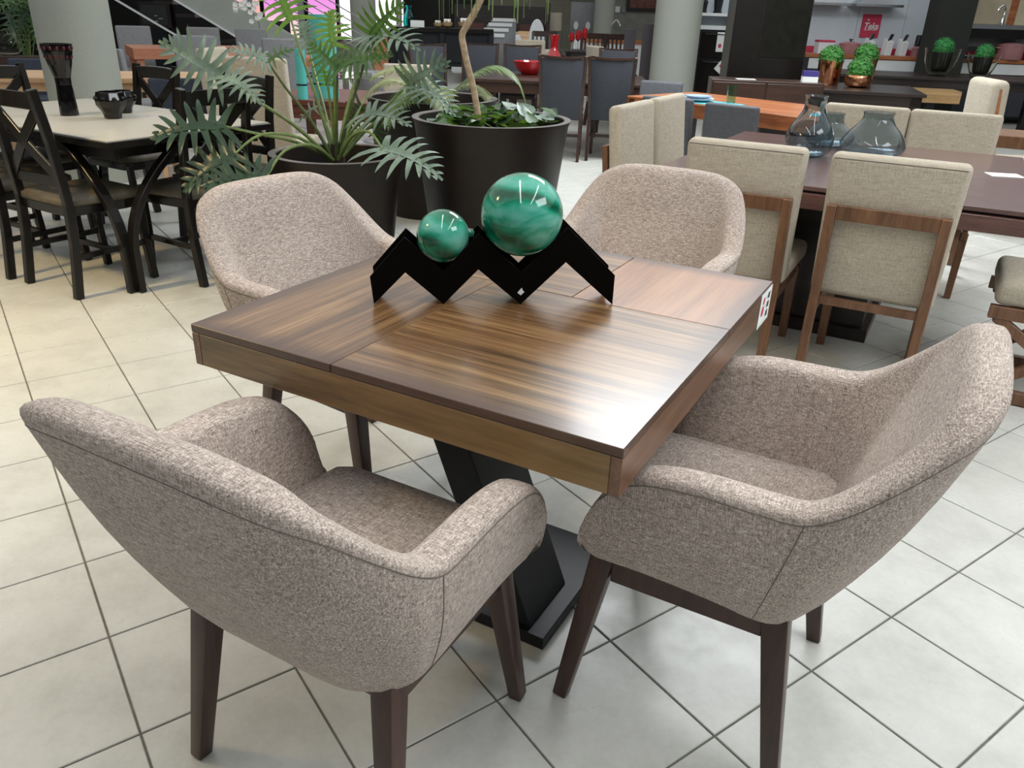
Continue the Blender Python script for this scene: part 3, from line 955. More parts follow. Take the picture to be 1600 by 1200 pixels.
cb_ = thing('dark_cabinet', 'tall black-brown cabinet partition behind the dark table', 'cabinet', (2.80, 9.98, 0), R(-3))
M['black_green'] = plain('black_stained_oak', (.009, .009, .006), .6, 0, .3, 12, Specular_IOR_Level=.12)
MB().box(-.43, .42, -.22, .22, 0, 2.5).build('carcass', M['dark_wood'], cb_)
MB().box(-.10, .41, -.232, -.2205, .98, 2.45).build('door', M['black_green'], cb_, .002, 1)
MB().box(-.42, -.11, -.232, -.2205, .1, 2.45).build('door', M['black_lacquer'], cb_, .002, 1)
MB().box(-.10, .41, -.232, -.2205, .1, .97).build('drawer_front', M['black_lacquer'], cb_, .002, 1)
sb = thing('wenge_console', 'brown wenge console with wide drawers before the dark cabinet', 'console', (2.26, 8.22, 0), R(-8))
MB().box(-.42, .62, -.22, .22, .12, .84).build('carcass', M['wenge'], sb, .002, 1)
for x0, x1 in ((-.40, .08), (.10, .60)):
    MB().box(x0, x1, -.232, -.2205, .62, .82).build('drawer', M['wenge'], sb, .002, 1)
    MB().box(x0, x1, -.232, -.2205, .15, .60).build('drawer', M['black_lacquer'], sb, .002, 1)
for x_ in (-.36, .56):
    for y_ in (-.16, .16):
        MB().box(x_ - .03, x_ + .03, y_ - .03, y_ + .03, 0, .12).build('foot', M['dark_wood'], sb)
o = tag(MB().box(-.09, .09, -.05, .05, 0, .004).build('leaflet', M['paper']), 'white leaflet on the brown console', 'leaflet')
o.location = (2.17, 8.2, .8402)
bxs = thing('carton', 'small violet and white carton at the right end of the console', 'box', (2.90, 8.62, 0), R(-8))
bxs.location = (2.76, 8.12, .8402)
M['violet'] = plain('violet_print', (.05, .04, .22), .5)
MB().box(-.07, .07, -.05, .05, 0, .05).build('lower_half', M['paper'], bxs)
MB().box(-.07, .07, -.05, .05, .05, .10).build('upper_half', M['violet'], bxs)

# pale linen wing chairs behind, at the right edge
for k, (x_, y_, rz_, lab) in enumerate(((3.62, 5.98, -98, 'pale upholstered chair with brown wooden inlay behind the far linen chair'),
                                        (4.22, 5.70, -98, 'pale upholstered chair with brown inlay cut by the right edge'))):
    t = thing('inlay_chair', lab, 'chair', (x_, y_, 0), R(rz_), 'pale chairs with brown inlay')
    MB().box(-.24, .24, -.2, .26, .38, .5).build('seat', M['linen'], t, .03, 3)
    MB().hexa([(-.24, -.32, .2), (.24, -.32, .2), (.24, -.18, .2), (-.24, -.18, .2), (-.24, -.36, 1.04), (.24, -.36, 1.04), (.24, -.24, 1.04), (-.24, -.24, 1.04)]).build('backrest', M['linen'], t, .045, 4)
    for sx in (-1, 1):
        MB().hexa([(sx * .243, -.275, .45), (sx * .247, -.275, .45), (sx * .247, -.235, .45), (sx * .243, -.235, .45),
                   (sx * .243, -.308, .985), (sx * .247, -.308, .985), (sx * .247, -.296, .985), (sx * .243, -.296, .985)]).build('wood_inlay', M['orange_wood'], t)
        for y_2 in (-.25, .2):
            MB().bar((sx * .2, y_2, .38), (sx * .2, y_2, 0), .05, .05, .035, .035).build('leg', M['chair_walnut'], t)
ws = thing('wooden_stool', 'brown wooden stool top cut by the right edge', 'stool', (2.98, 4.93, 0), R(TH))
MB().box(-.2, .3, -.2, .2, .73, .80).build('seat', M['chair_walnut'], ws, .003, 1)
for a in (-.17, .27):
    for b in (-.17, .17):
        MB().box(a - .02, a + .02, b - .02, b + .02, 0, .73).build('leg', M['chair_walnut'], ws)

# ------------------------------------------------------------------ slate chairs round the dark table with the red bowl
table('bowl_table', 'dark brown table with a red glass bowl', (.42, 9.35, 0), R(-4), 1.9, 1.35, .03, .02, .725, .09, .10, M['wenge'])
fg = 'slate chairs in dark wooden frames'
f0 = framed('slate framed chair with its back to us, left of two, beside the planter', fg)
f0.location, f0.rotation_euler.z = (.42, 8.50, 0), R(-6)
dup(f0, (.92, 8.55, 0), R(-9), 'slate framed chair with its back to us, right of two')
dup(f0, (-.56, 10.4, 0), R(176), 'slate framed chair across the table, directly behind the bent trunk')
dup(f0, (-.03, 10.4, 0), R(176), 'slate framed chair across the table, left of the red bowl')
dup(f0, (-.98, 9.75, 0), R(-150), 'slate framed chair at the table end, left of the bent trunk')
dup(f0, (1.12, 10.2, 0), R(170), 'slate framed chair mostly hidden behind the right slate chair')
rb = vase('red_bowl', 'red glass bowl on the dark table', (.08, 9.62, .7255), [(.08, 0), (.10, .01), (.16, .06), (.20, .14)], .006, 'red_glass', 'bowl')

# ------------------------------------------------------------------ wood table with glass-bowl topiaries (far right)
table('slab_table', 'long grey-topped table carrying two glass planters', (5.7, 11.5, 0), R(-12), 2.9, 1.3, .03, .05, .76, .12, .10, M['dark_wood'])
yb = tag(MB().box(-.28, .28, -.2, .2, 0, .14).build('wood_block', wood('yellow_wood', (.22, .12, .04), (.36, .22, .09), (.46, .30, .14), 'X', .5)), 'yellowish striped wood block below the grey table edge', 'block')
yb.location, yb.rotation_euler.z = (5.05, 10.35, .52), R(-12)
ybs = thing('block_stand', 'black stand carrying the yellowish wood block', 'stand', (5.05, 10.35, 0), R(-12))
MB().box(-.2, .2, -.14, .14, 0, .03).build('stand_foot', M['black_metal'], ybs)
MB().box(-.05, .05, -.05, .05, .03, .5195).build('stand_post', M['black_metal'], ybs)
M['clear_glass'] = glass('clear_glass', (.88, .88, .80), 0, 1.2)
M['rib_black'] = plain('ribbed_black', (.012, .011, .012), .35)
for (x_, y_, s_, lab) in ((5.62, 11.5, 1.0, 'topiary ball in a black ribbed pot inside a glass planter, left of two'),
                          (6.05, 11.25, .88, 'topiary ball in a black ribbed pot inside a glass planter, right of two')):
    t = vase('glass_planter', lab, (x_, y_, .7603), [(.10 * s_, 0), (.13 * s_, .03), (.19 * s_, .15), (.225 * s_, .34 * s_)], .006, 'clear_glass', 'potted plant', 'topiary balls in glass planters', 20)
    pr = MB()
    n_ = 40
    pr.loft([[((r_ + (.006 if k % 2 else 0)) * s_ * math.cos(2 * math.pi * k / n_), (r_ + (.006 if k % 2 else 0)) * s_ * math.sin(2 * math.pi * k / n_), z_ * s_) for k in range(n_)] for r_, z_ in ((.08, .05), (.105, .09), (.12, .2), (.125, .29))])
    pr.build('ribbed_pot', M['rib_black'], t)
    topiary((0, 0, .345 * s_), .135 * s_, M['topiary2'], 300).build('topiary_ball', M['topiary2'], t)

# ------------------------------------------------------------------ plants
def leafmat(name, a, b, rough=.4, trans=.15):
    x = N(name)
    x.set(Roughness=rough, Specular_IOR_Level=.5)
    f = x.noise(x.coord(), 9, 3)
    c = x.ramp(f, [(.35, a), (.65, b)])
    x.color(c)
    tr = x.n('ShaderNodeBsdfTranslucent')
    x.l(x.mix(.4, c, (.35, .6, .05)), tr.inputs[0])
    mx = x.n('ShaderNodeMixShader')
    mx.inputs[0].default_value = trans
    x.l(x.b.outputs[0], mx.inputs[1])
    x.l(tr.outputs[0], mx.inputs[2])
    x.l(mx.outputs[0], x.t.nodes['Material Output'].inputs[0])
    return x.m


M['leaf_lime'] = leafmat('leaf_lime', (.09, .22, .025), (.16, .33, .05), .4, .4)
M['leaf_green'] = leafmat('leaf_green', (.03, .085, .02), (.065, .15, .04), .38, .25)
M['leaf_dark'] = leafmat('leaf_dark', (.007, .026, .012), (.018, .052, .024), .35, .1)
M['leaf_silver'] = leafmat('leaf_silver', (.095, .15, .11), (.20, .27, .215), .38, .1)
M['petiole'] = plain('petiole_green', (.15, .21, .065), .5, 0, .25, 30)
M['bark'] = plain('pale_bark', (.42, .31, .21), .8, 0, .3, 40)
M['frond'] = leafmat('frond_green', (.10, .16, .06), (.20, .27, .12), .45, .2)
M['frond_pale'] = leafmat('frond_pale', (.30, .33, .17), (.45, .47, .27), .5, .2)


def lobed_leaf(L, rnd, pairs=9, wide=1.0):
    """deeply lobed blade along local +x, upper side +z"""
    m = MB()
    mid = lambda s: Vector((L * s, 0, .10 * L * math.sin(s * 2.2) - .22 * L * s * s))
    # midrib blade
    seg = 8
    rib = []
    for k in range(seg + 1):
        s = k / seg
        hw = L * .085 * wide * (1 - .75 * s) * (.55 if k == 0 else 1)
        c = mid(s)
        rib += [c + Vector((0, -hw, .018 * L)), c, c + Vector((0, hw, .018 * L))]
    fs = []
    for k in range(seg):
        for j in range(2):
            fs.append((k * 3 + j, k * 3 + j + 1, k * 3 + j + 4, k * 3 + j + 3))
    m.add(rib, fs)
    for sd in (-1, 1):
        for k in range(pairs):
            s = .03 + .85 * k / (pairs - 1)
            ln = L * wide * (.29 + .25 * math.sin(math.pi * min(1, .22 + .75 * (k / (pairs - 1)))) - .22 * (k / (pairs - 1))) * rnd.uniform(.88, 1.12)
            ang = R(118 - 88 * (k / (pairs - 1)) + rnd.uniform(-6, 6))
            d = Vector((math.cos(ang), sd * math.sin(ang), 0))
            pd = Vector((-d.y, d.x, 0))
            w_ = L * .042 * wide * (1 - .25 * k / pairs)
            c0 = mid(s) + Vector((0, sd * L * .03, .008 * L))
            dr = rnd.uniform(.05, .26)
            vs = []
            for q, ww in ((0, 1.35), (.3, 1.05), (.62, .85), (.85, .48), (1.0, .05)):
                c = c0 + d * (ln * q) + Vector((0, 0, .10 * ln * math.sin(q * 2.4) - dr * ln * q * q))
                vs += [c - pd * (w_ * ww), c + Vector((0, 0, -.010 * L)), c + pd * (w_ * ww)]
            f2 = []
            for i in range(4):
                for j in range(2):
                    f2.append((i * 3 + j, i * 3 + j + 1, i * 3 + j + 4, i * 3 + j + 3))
            m.add(vs, f2)
    return m


def orient(b, t, nh):
    x = (t - b).normalized()
    y = Vector(nh).cross(x).normalized()
    z_ = x.cross(y)
    return Matrix(((x.x, y.x, z_.x, b.x), (x.y, y.y, z_.y, b.y), (x.z, y.z, z_.z, b.z), (0, 0, 0, 1)))


def planter(t, r, h_):
    p = MB().lathe([(r * .74, 0), (r * .76, .02), (r * .97, h_ - .03), (r, h_ - .004), (r, h_ - .001)], 64, cap=False).build('planter', M['planter'], t, smooth=True, ang=30)
    MB().lathe([(r, h_ - .0008), (r, h_), (r - .038, h_), (r - .040, h_ - .006)], 64, cap=False).build('rim', M['planter_rim'], p, smooth=True, ang=30)
    MB().lathe([(r - .040, h_ - .006), (r - .05, h_ - .06), (r - .075, h_ - .2)], 64, cap=False).build('inner_wall', M['planter'], p, smooth=True, ang=30)
    s = MB()
    rnd = random.Random(3)
    s.lathe([(.01, h_ - .10), (r * .4, h_ - .105), (r - .062, h_ - .12)], 40)
    s.build('soil', M['soil'], t, smooth=True)


PC = Vector((-.985, 4.34, 0))
ph = thing('potted_philodendron', 'philodendron with long stalks and deeply lobed leaves in a dark planter', 'potted plant', PC, 0)
planter(ph, .357, .65)
crown = Vector((0.0, -.02, .62))
MB().tube([(0, 0, .5), (.005, 0, .62), (0, -.01, .70)], [.045, .04, .028], 10).build('stem', M['soil'], ph, smooth=True)
LEAVES = [
    ((-1.202, 4.45, 1.288), (-1.31, 4.6, 1.472), 'lime'), ((-0.958, 4.3, 1.18), (-0.989, 4.4, 1.345), 'lime'),
    ((-0.765, 4.3, 1.233), (-0.611, 4.2, 1.376), 'green'), ((-0.765, 4.3, 1.233), (-0.528, 4.15, 1.216), 'silver'),
    ((-1.186, 4.7, 1.158), (-1.236, 4.8, 1.284), 'silver'), ((-0.924, 4.2, 1.079), (-0.702, 4.1, 1.155), 'green'),
    ((-0.924, 4.2, 1.079), (-1.049, 4.2, 1.192), 'green'), ((-1.297, 4.3, 1.094), (-1.458, 4.25, 1.16), 'silver'),
    ((-1.297, 4.3, 1.094), (-1.187, 4.35, 1.162), 'green'), ((-1.442, 4.0, 1.052), (-1.648, 3.9, 1.184), 'silver'),
    ((-1.419, 4.0, 1.041), (-1.242, 3.95, 0.951), 'silver'), ((-1.399, 3.85, 0.835), (-1.693, 3.75, 0.81), 'dark'),
    ((-1.327, 3.75, 0.727), (-1.55, 3.65, 0.592), 'dark'), ((-1.173, 3.7, 0.633), (-1.426, 3.6, 0.629), 'dark'),
    ((-0.681, 4.0, 0.733), (-0.392, 3.85, 0.664), 'silver'), ((-0.809, 4.3, 0.859), (-0.582, 4.2, 0.846), 'silver'),
    ((-0.615, 4.5, 0.997), (-0.409, 4.4, 1.114), 'silver'), ((-0.544, 4.45, 0.983), (-0.354, 4.3, 0.899), 'silver'),
    ((-0.888, 4.6, 0.867), (-0.986, 4.6, 0.727), 'dark'), ((-0.819, 4.6, 0.818), (-0.8, 4.6, 0.673), 'dark'),
    ((-0.894, 4.6, 1.091), (-0.725, 4.6, 1.138), 'green'), ((-1.0, 4.3, 1.003), (-1.003, 4.25, 1.073), 'lime'),
    ((-1.096, 4.5, 0.87), (-1.221, 4.5, 0.796), 'silver'),
]
rnd = random.Random(11)
for k, (b, t, mk) in enumerate(LEAVES):
    b, t = Vector(b) - PC, Vector(t) - PC
    L = max((t - b).length * 1.08, .13)
    nh = Vector((rnd.uniform(-.25, .25), -.75 if mk != 'silver' else -.45, .8))
    if t.z - b.z > .1: nh = Vector((rnd.uniform(-.3, .3), -1, .25))
    lf = lobed_leaf(L, rnd, 8 if L > .16 else 6, 1.08 if L > .16 else 1.0).xf(orient(b, t, nh)).build('leaf', M['leaf_' + mk], ph, smooth=True, ang=75)
    e = b - crown
    c0 = crown + Vector((e.x * .05, e.y * .05, 0))
    rise = .10 if e.z < .15 else .02
    pts = catmull([c0, c0 + e * .33 + Vector((0, 0, rise * .8 + .02)), c0 + e * .7 + Vector((0, 0, rise)), b], 4)
    n_ = len(pts)
    MB().tube(pts, [.0105 - .0055 * i / (n_ - 1) for i in range(n_)], 7).build('petiole', M['petiole'], lf, smooth=True)

# big planter: bent bare trunk and pothos
P2 = Vector((-.172, 4.83, 0))
tp = thing('potted_dracaena', 'large dark planter with a bent bare trunk and leafy pothos', 'potted plant', P2, 0)
planter(tp, .466, .80)
tr = [(-.225, 4.83, .66), (-.279, 4.83, .95), (-.313, 4.83, 1.07), (-.339, 4.83, 1.18), (-.347, 4.83, 1.236), (-.325, 4.83, 1.279), (-.276, 4.83, 1.359), (-.241, 4.83, 1.43), (-.20, 4.83, 1.56), (-.17, 4.86, 1.80), (-.16, 4.88, 2.0)]
MB().tube([Vector(q) - P2 for q in catmull(tr, 4)], .0185, 10).build('trunk', M['bark'], tp, smooth=True)
top = Vector((-.16, 4.88, 2.0)) - P2
for k in range(26):
    a = 2 * math.pi * k / 26 + rnd.uniform(-.1, .1)
    ro = rnd.uniform(.14, .34)
    zt = rnd.uniform(-.72, -.55)
    d = Vector((math.cos(a), math.sin(a), 0))
    pts = catmull([top, top + d * ro * .5 + Vector((0, 0, .12)), top + d * ro + Vector((0, 0, -.1)), top + d * (ro * 1.05) + Vector((0, 0, zt))], 4)
    n_ = len(pts)
    sd = Vector((-d.y, d.x, 0))
    vs = []
    for i, p in enumerate(pts):
        hw = .011 * (1 - .75 * (i / (n_ - 1)) ** 2)
        vs += [p - sd * hw, p + sd * hw]
    MB().add(vs, [(2 * i, 2 * i + 1, 2 * i + 3, 2 * i + 2) for i in range(n_ - 1)]).build('strap_leaf', M['frond'], tp, smooth=True)
heart = [(0, 0), (-.10, .22), (.02, .42), (.25, .48), (.55, .36), (.82, .16), (1.0, 0)]
hv = [(x, y, .12 * abs(y)) for x, y in heart] + [(x, -y, .12 * abs(y)) for x, y in heart[1:-1]]
spine = [(.25, 0, -.02), (.55, 0, -.04), (.82, 0, -.05)]
hm = MB().add(hv + spine, [(0, 1, 2, 12), (12, 2, 3), (12, 3, 4, 13), (13, 4, 5, 14), (14, 5, 6), (0, 12, 8, 7), (12, 9, 8), (12, 13, 10, 9), (13, 14, 11, 10), (14, 6, 11)])
hl = None
for k in range(90):
    a = rnd.uniform(0, 2 * math.pi)
    rr = .39 * math.sqrt(rnd.random())
    s_ = rnd.uniform(.07, .125)
    loc = (rr * math.cos(a), rr * math.sin(a) * .95, .755 + rnd.uniform(0, .08))
    if hl is None:
        hl = hm.build('pothos_leaf', M['leaf_green'], tp, smooth=True)
        o = hl
    else:
        o = hl.copy()
        if k % 5 == 1:
            o.data = o.data.copy()
            o.data.materials[0] = M['leaf_silver']
        elif k % 5 == 2:
            o.data = o.data.copy()
            o.data.materials[0] = M['leaf_dark']
        col.objects.link(o)
        o.parent = tp
    o.location = loc
    o.rotation_euler = (rnd.uniform(-.5, .5), rnd.uniform(-.7, .35), rnd.uniform(0, 6.28))
    o.scale = (s_, s_, s_)


def frond(t, pts, mat, lw=.014, ll=.16, n=30):
    pts = catmull(pts, 8)
    m = MB()
    m.tube(pts, [.006 * (1 - .7 * i / (len(pts) - 1)) for i in range(len(pts))], 5)
    for i in range(2, len(pts) - 1):
        p = pts[i]
        tg = (pts[i + 1] - pts[i - 1]).normalized()
        sd = tg.cross(Vector((0, 0, 1))).normalized() if abs(tg.z) < .95 else Vector((0, 1, 0))
        f = i / (len(pts) - 1)
        l_ = ll * (1 - .6 * abs(f - .45) * 1.6)
        for s in (-1, 1):
            for h2 in (0, .5):
                q = p + (pts[i + 1] - p) * h2
                d = (sd * s + tg * .7 + Vector((0, 0, -.25 - .2 * rnd.random()))).normalized()
                w_ = tg * (lw * .5)
                m.add([q - w_, q + w_, q + d * l_ * .6 + w_ * .7 + Vector((0, 0, -.0)), q + d * l_ + Vector((0, 0, -.12 * l_)), q + d * l_ * .6 - w_ * .7], [(0, 1, 2, 3, 4)])
    return m.build('frond', mat, t)


P3 = Vector((-.635, 5.90, 0))
pm = thing('potted_palm', 'dark planter with thin feathery palm fronds behind the big planter', 'potted plant', P3, 0)
planter(pm, .466, .80)
for pts, mk in (([(-.70, 5.80, .74), (-.81, 5.75, .90), (-.94, 5.72, .92), (-1.06, 5.7, .83), (-1.13, 5.68, .73)], 'frond_pale'),
                ([(-.58, 5.9, .74), (-.36, 5.9, .95), (-.19, 5.9, 1.02), (-.05, 5.9, .96), (.02, 5.9, .83)], 'frond'),
                ([(-.66, 5.8, .74), (-.71, 5.6, .96), (-.83, 5.55, 1.02), (-.98, 5.5, .96)], 'frond_pale'),
                ([(-.66, 5.75, .74), (-.72, 5.5, .88), (-.80, 5.35, .84), (-.87, 5.28, .70)], 'frond'),
                ([(-.60, 6.0, .74), (-.44, 6.0, .88), (-.29, 5.95, .87), (-.18, 5.9, .75)], 'frond_pale'),
                ([(-.64, 5.85, .74), (-.60, 5.6, .9), (-.55, 5.45, .9), (-.50, 5.35, .78)], 'frond_pale')):
    frond(pm, [Vector(q) - P3 for q in pts], M[mk])

# leafy plant and glass vase behind the left column
LP = Vector((-5.75, 9.8, 0))
lp = thing('tall_plant', 'leafy green plant at the top left behind the column', 'potted plant', LP, 0)
planter(lp, .30, .62)
for k in range(16):
    a = rnd.uniform(0, 6.28)
    b = Vector((rnd.uniform(-.35, .25), rnd.uniform(-.35, .2), rnd.uniform(1.0, 1.55)))
    t = b + Vector((rnd.uniform(-.2, .2), -.12, rnd.uniform(-.32, -.1)))
    lf = lobed_leaf(.34, rnd, 7, .8).xf(orient(b, t, (0, -.6, .8))).build('leaf', M['leaf_green' if k % 2 else 'leaf_dark'], lp, smooth=True)
    MB().tube(catmull([Vector((0, 0, .55)), b * .6 + Vector((0, 0, .4)), b], 4), .006, 6).build('petiole', M['petiole'], lf, smooth=True)

# ------------------------------------------------------------------ left background
# low bench + round glass vase left of the column
bn = thing('low_console', 'dark low console carrying the round glass vase', 'console', (-5.2, 9.0, 0), R(10))
MB().box(-.75, .55, -.2, .2, .70, .78).build('top', M['wenge'], bn)
for x_ in (-.7, .5):
    MB().box(x_ - .03, x_ + .03, -.18, .18, 0, .70).build('leg', M['dark_wood'], bn)
vase('round_vase', 'round clear glass vase beside the thick column', (-5.47, 8.98, .7805), [(.06, 0), (.11, .03), (.13, .10), (.11, .18), (.085, .225), (.088, .24)], .004, 'clear_glass', 'vase', n=28)

table('oak_table', 'light oak table behind the thick column', (-3.72, 7.45, 0), R(18), 2.1, .85, .04, .04, .75, .07, .07, M['oak'])
ng = 'navy chairs at the oak table'
n0 = parsons('navy upholstered chair right of the column before the oak table', M['navy'], M['oak'], ng, .42, .80)
n0.location, n0.rotation_euler.z = (-2.85, 6.98, 0), R(14)
dup(n0, (-3.0, 8.5, 0), R(192), 'navy upholstered chair at the right end of the oak table')
dup(n0, (-4.80, 8.10, 0), R(198), 'navy upholstered chair left of the column')

table('salmon_table', 'salmon-brown thick wooden table among grey chairs', (-4.55, 11.55, 0), R(30), 1.5, 1.0, .13, .03, .80, .09, 0, M['salmon_wood'])
table('salmon_table', 'salmon-brown wooden table further right behind the lobed leaves', (-3.0, 10.35, 0), R(20), 1.3, .9, .10, .03, .80, .09, 0, M['salmon_wood'])
gg = 'light grey chairs around the salmon tables'
l0 = parsons('light grey chair seen from the side next to the column', M['grey_light'], M['dark_wood'], gg, .46, 1.02)
l0.location, l0.rotation_euler.z = (-4.72, 10.0, 0), R(-52)
dup(l0, (-4.68, 12.35, 0), R(190), 'light grey chair facing us across the salmon table')
dup(l0, (-3.75, 9.75, 0), R(20), 'light grey chair with its back to us before the salmon table')
dup(l0, (-4.05, 12.6, 0), R(190), 'light grey chair under the white orchid')
dup(l0, (-2.72, 9.72, 0), R(12), 'light grey chair behind the lobed leaves, left of the turquoise vases')
dup(l0, (-5.45, 12.0, 0), R(-150), 'light grey chair at the left end of the salmon table')
dup(l0, (-3.92, 8.55, 0), R(-40), 'lowest light grey chair right beside the column edge', (.8, .8, .9))

# orchid in a pot on a small stand
od = thing('orchid', 'white orchid with a tall flowering stem behind the grey chairs', 'potted plant', (-4.12, 13.3, 0), 0)
od.scale = (1.15, 1.15, 1.0)
MB().lathe([(.07, .8), (.10, .93), (.09, .93), (.01, .9)], 16).build('pot', M['white'], od, smooth=True)
MB().lathe([(.2, 0), (.2, .02), (.03, .03), (.03, .77), (.16, .78), (.16, .8)], 20).build('pot_stand', M['dark_wood'], od)
ost = [(0, 0, .9), (.02, 0, 1.08), (-.06, -.02, 1.25), (-.17, -.04, 1.36), (-.27, -.05, 1.36)]
MB().tube(catmull(ost, 4), .006, 6).build('stem', M['petiole'], od)
M['petal'] = plain('orchid_petal', (.93, .93, .89), .6, 0, .04)
for k in range(22):
    c = Vector((rnd.uniform(-.30, .10), rnd.uniform(-.06, .0), rnd.uniform(1.10, 1.40)))
    if c.x < -.1 and c.z < 1.22: c.z += .13
    m = MB()
    for j in range(5):
        a = 2 * math.pi * j / 5
        d = Vector((math.cos(a), -.25, math.sin(a))).normalized() * .042
        s_ = Vector((-math.sin(a), 0, math.cos(a))) * .024
        m.add([c, c + d * .6 - s_, c + d, c + d * .6 + s_], [(0, 1, 2, 3)])
    m.build('flower', M['petal'], od)

# staircase descending to the right
sw = thing('staircase', 'white-edged staircase with cable railing sloping down behind the grey chairs', 'staircase', (-5.6, 15.2, 0), 0)
M['stair_side'] = plain('stair_paint', (.36, .385, .35), .7, 0, .05)
dirv = Vector((1.05, 0, -.585)).normalized()
A0, A1 = Vector((-2.6, 0, 2.85)), Vector((2.1, 0, .235))
MB().bar(A0, A1, .12, .52, side=(0, 1, 0)).build('stringer', M['stair_side'], sw)
MB().bar(A0 + Vector((-.12, -.075, -.235)), A1 + Vector((-.12, -.075, -.235)), .03, .03, side=(0, 1, 0)).build('edge_trim', M['white'], sw)
MB().bar(A0 + Vector((-.35, -.05, -.72)), A1 + Vector((-1.0, -.05, -.35)), .03, .03, side=(0, 1, 0)).build('lower_trim', M['white'], sw)
for k in range(14):
    s = k / 13
    p = A0.lerp(A1, s)
    MB().box(p.x - .5, p.x - .16, .06, 1.2, p.z - .34, p.z - .29).build('tread', M['dark_wood'], sw)
for k in range(5):
    p = A0.lerp(A1, .15 + .19 * k)
    MB().box(p.x - .05, p.x + .05, -.03, .03, p.z, p.z + 1.0).build('rail_post', M['steel'], sw)
for j in range(6):
    MB().tube([A0 + Vector((.2, 0, .34 + j * .13)), A1 + Vector((.9, 0, .14 + j * .13))], .009, 6).build('rail_cable', M['steel'], sw)

# dark shop recess under the stairs with a framed screen
tag(MB().box(-12, -5.9, 17.5, 17.7, 0, 4.1).build('wall_recess', M['black_lacquer']), kind='structure')
tvt = thing('screen', 'dark framed screen under the staircase', 'screen', (-7.45, 17.4, 0), 0)
MB().box(-.32, .32, -.03, .03, .85, 1.32).build('frame', M['dark_wood'], tvt, .004, 1)
MB().box(-.26, .26, -.036, -.031, .91, 1.27).build('pane', plain('screen_pane', (.035, .037, .034), .2), tvt)
MB().box(-.2, .2, -.02, .06, 0, .85).build('plinth', M['black_metal'], tvt)
for k in range(3):
    MB().box(.0 + .08 * (k % 2), .06 + .1 * (k % 2), -.039, -.0365, .97 + .05 * k, .98 + .05 * k).build('screen_text', M['white'], tvt)

# turquoise cylinder vases with beige chairs
M['turq'] = plain('turquoise_glaze', (.10, .47, .43), .25, 0, .1)
for (x_, y_, r_, h_, lab) in ((-1.555, 6.62, .100, .60, 'taller wide turquoise cylinder vase behind the philodendron stalks'),
                              (-1.70, 6.45, .040, .36, 'shorter slim turquoise cylinder vase behind the philodendron')):
    t = thing('cylinder_vase', lab, 'vase', (x_, y_, .7005), 0, 'turquoise cylinder vases')
    MB().lathe([(r_, 0), (r_, h_), (r_ - .006, h_), (r_ - .006, .02), (.01, .02)], 28).build('vase_body', M['turq'], t, smooth=True, ang=40)
    MB().lathe([(r_ + .0012, .10), (r_ + .0012, .112)], 28, cap=False).build('dark_band', M['black_metal'], t, smooth=True)
table('vase_table', 'dark red-brown table under the turquoise vases', (-1.42, 6.85, 0), R(-10), 1.2, 1.0, .04, .02, .70, .06, .10, wood('cherry', (.09, .025, .015), (.14, .045, .028), (.19, .07, .04), 'X', .35))
bg_ = 'beige chairs around the turquoise vases'
b0 = parsons('beige chair with its back to us left of the turquoise vases', M['linen'], M['wenge'], bg_, .46, 1.03)
b0.location, b0.rotation_euler.z = (-1.80, 6.05, 0), R(-8)
dup(b0, (-2.25, 6.85, 0), R(-95), 'beige chair half hidden by the black cross-back chair')
dup(b0, (-1.12, 7.75, 0), R(175), 'low beige chair behind the palm fronds', (1, 1, .86))
gr = thing('round_glass_table', 'small round glass table behind the palm', 'table', (-1.75, 8.3, 0), 0)
MB().lathe([(.42, .74), (.42, .752)], 32).build('glass_top', M['clear_glass'], gr)
MB().lathe([(.2, 0), (.2, .02), (.03, .04), (.03, .74)], 20).build('pedestal', M['steel'], gr, smooth=True, ang=40)
gc = thing('tub_chair', 'light grey tub chair behind the palm fronds', 'chair', (-1.55, 9.1, 0), R(170))
MB().lathe([(.24, .4), (.29, .46), (.30, .70), (.27, .73), (.25, .70), (.24, .5), (.01, .49)], 24).build('shell', M['grey_light'], gc, smooth=True)
MB().lathe([(.2, 0), (.2, .02), (.03, .05), (.03, .4)], 16).build('pedestal', M['steel'], gc)

# ------------------------------------------------------------------ centre background
sbd = thing('black_sideboard', 'tall black sideboard with silver drawer handles', 'sideboard', (-1.2, 12.75, 0), R(1.5))
MB().box(-.75, .75, -.25, .25, 1.06, 1.12).build('top', M['black_lacquer'], sbd, .003, 1)
for x_ in (-.72, .0, .72):
    MB().box(x_ - .035, x_ + .035, -.23, .23, 0, 1.06).build('leg', M['black_metal'], sbd)
MB().box(-.685, .685, -.2, .22, .60, 1.06).build('carcass', M['black_metal'], sbd)
for x0, x1 in ((-.66, -.05), (.05, .66)):
    d = MB().box(x0, x1, -.225, -.2005, .66, 1.02).build('drawer', M['black_metal'], sbd, .003, 1)
    xc_ = (x0 + x1) / 2
    MB().tube(catmull([(xc_ - .08, -.226, .905), (xc_ - .06, -.25, .90), (xc_ + .06, -.25, .90), (xc_ + .08, -.226, .905)], 4), .009, 6).build('handle', M['chrome'], d, smooth=True)
M['turq_glass'] = glass('turquoise_glass', (.05, .62, .62), 0, 1.4)
vase('glass_bottle', 'turquoise glass bottle on the black sideboard', (-1.70, 12.7, 1.1205), [(.06, 0), (.075, .02), (.075, .12), (.05, .19), (.035, .23), (.045, .27), (.05, .285)], .005, 'turq_glass', 'bottle', n=24)
tc_ = tag(MB().box(-.10, .10, -.002, .002, 0, .09).build('sign_card', M['paper']), 'white card standing on the black sideboard', 'card')
tc_.location = (-1.55, 12.53, 1.1205)
M['terra'] = plain('terracotta_gold', (.40, .27, .14), .4)
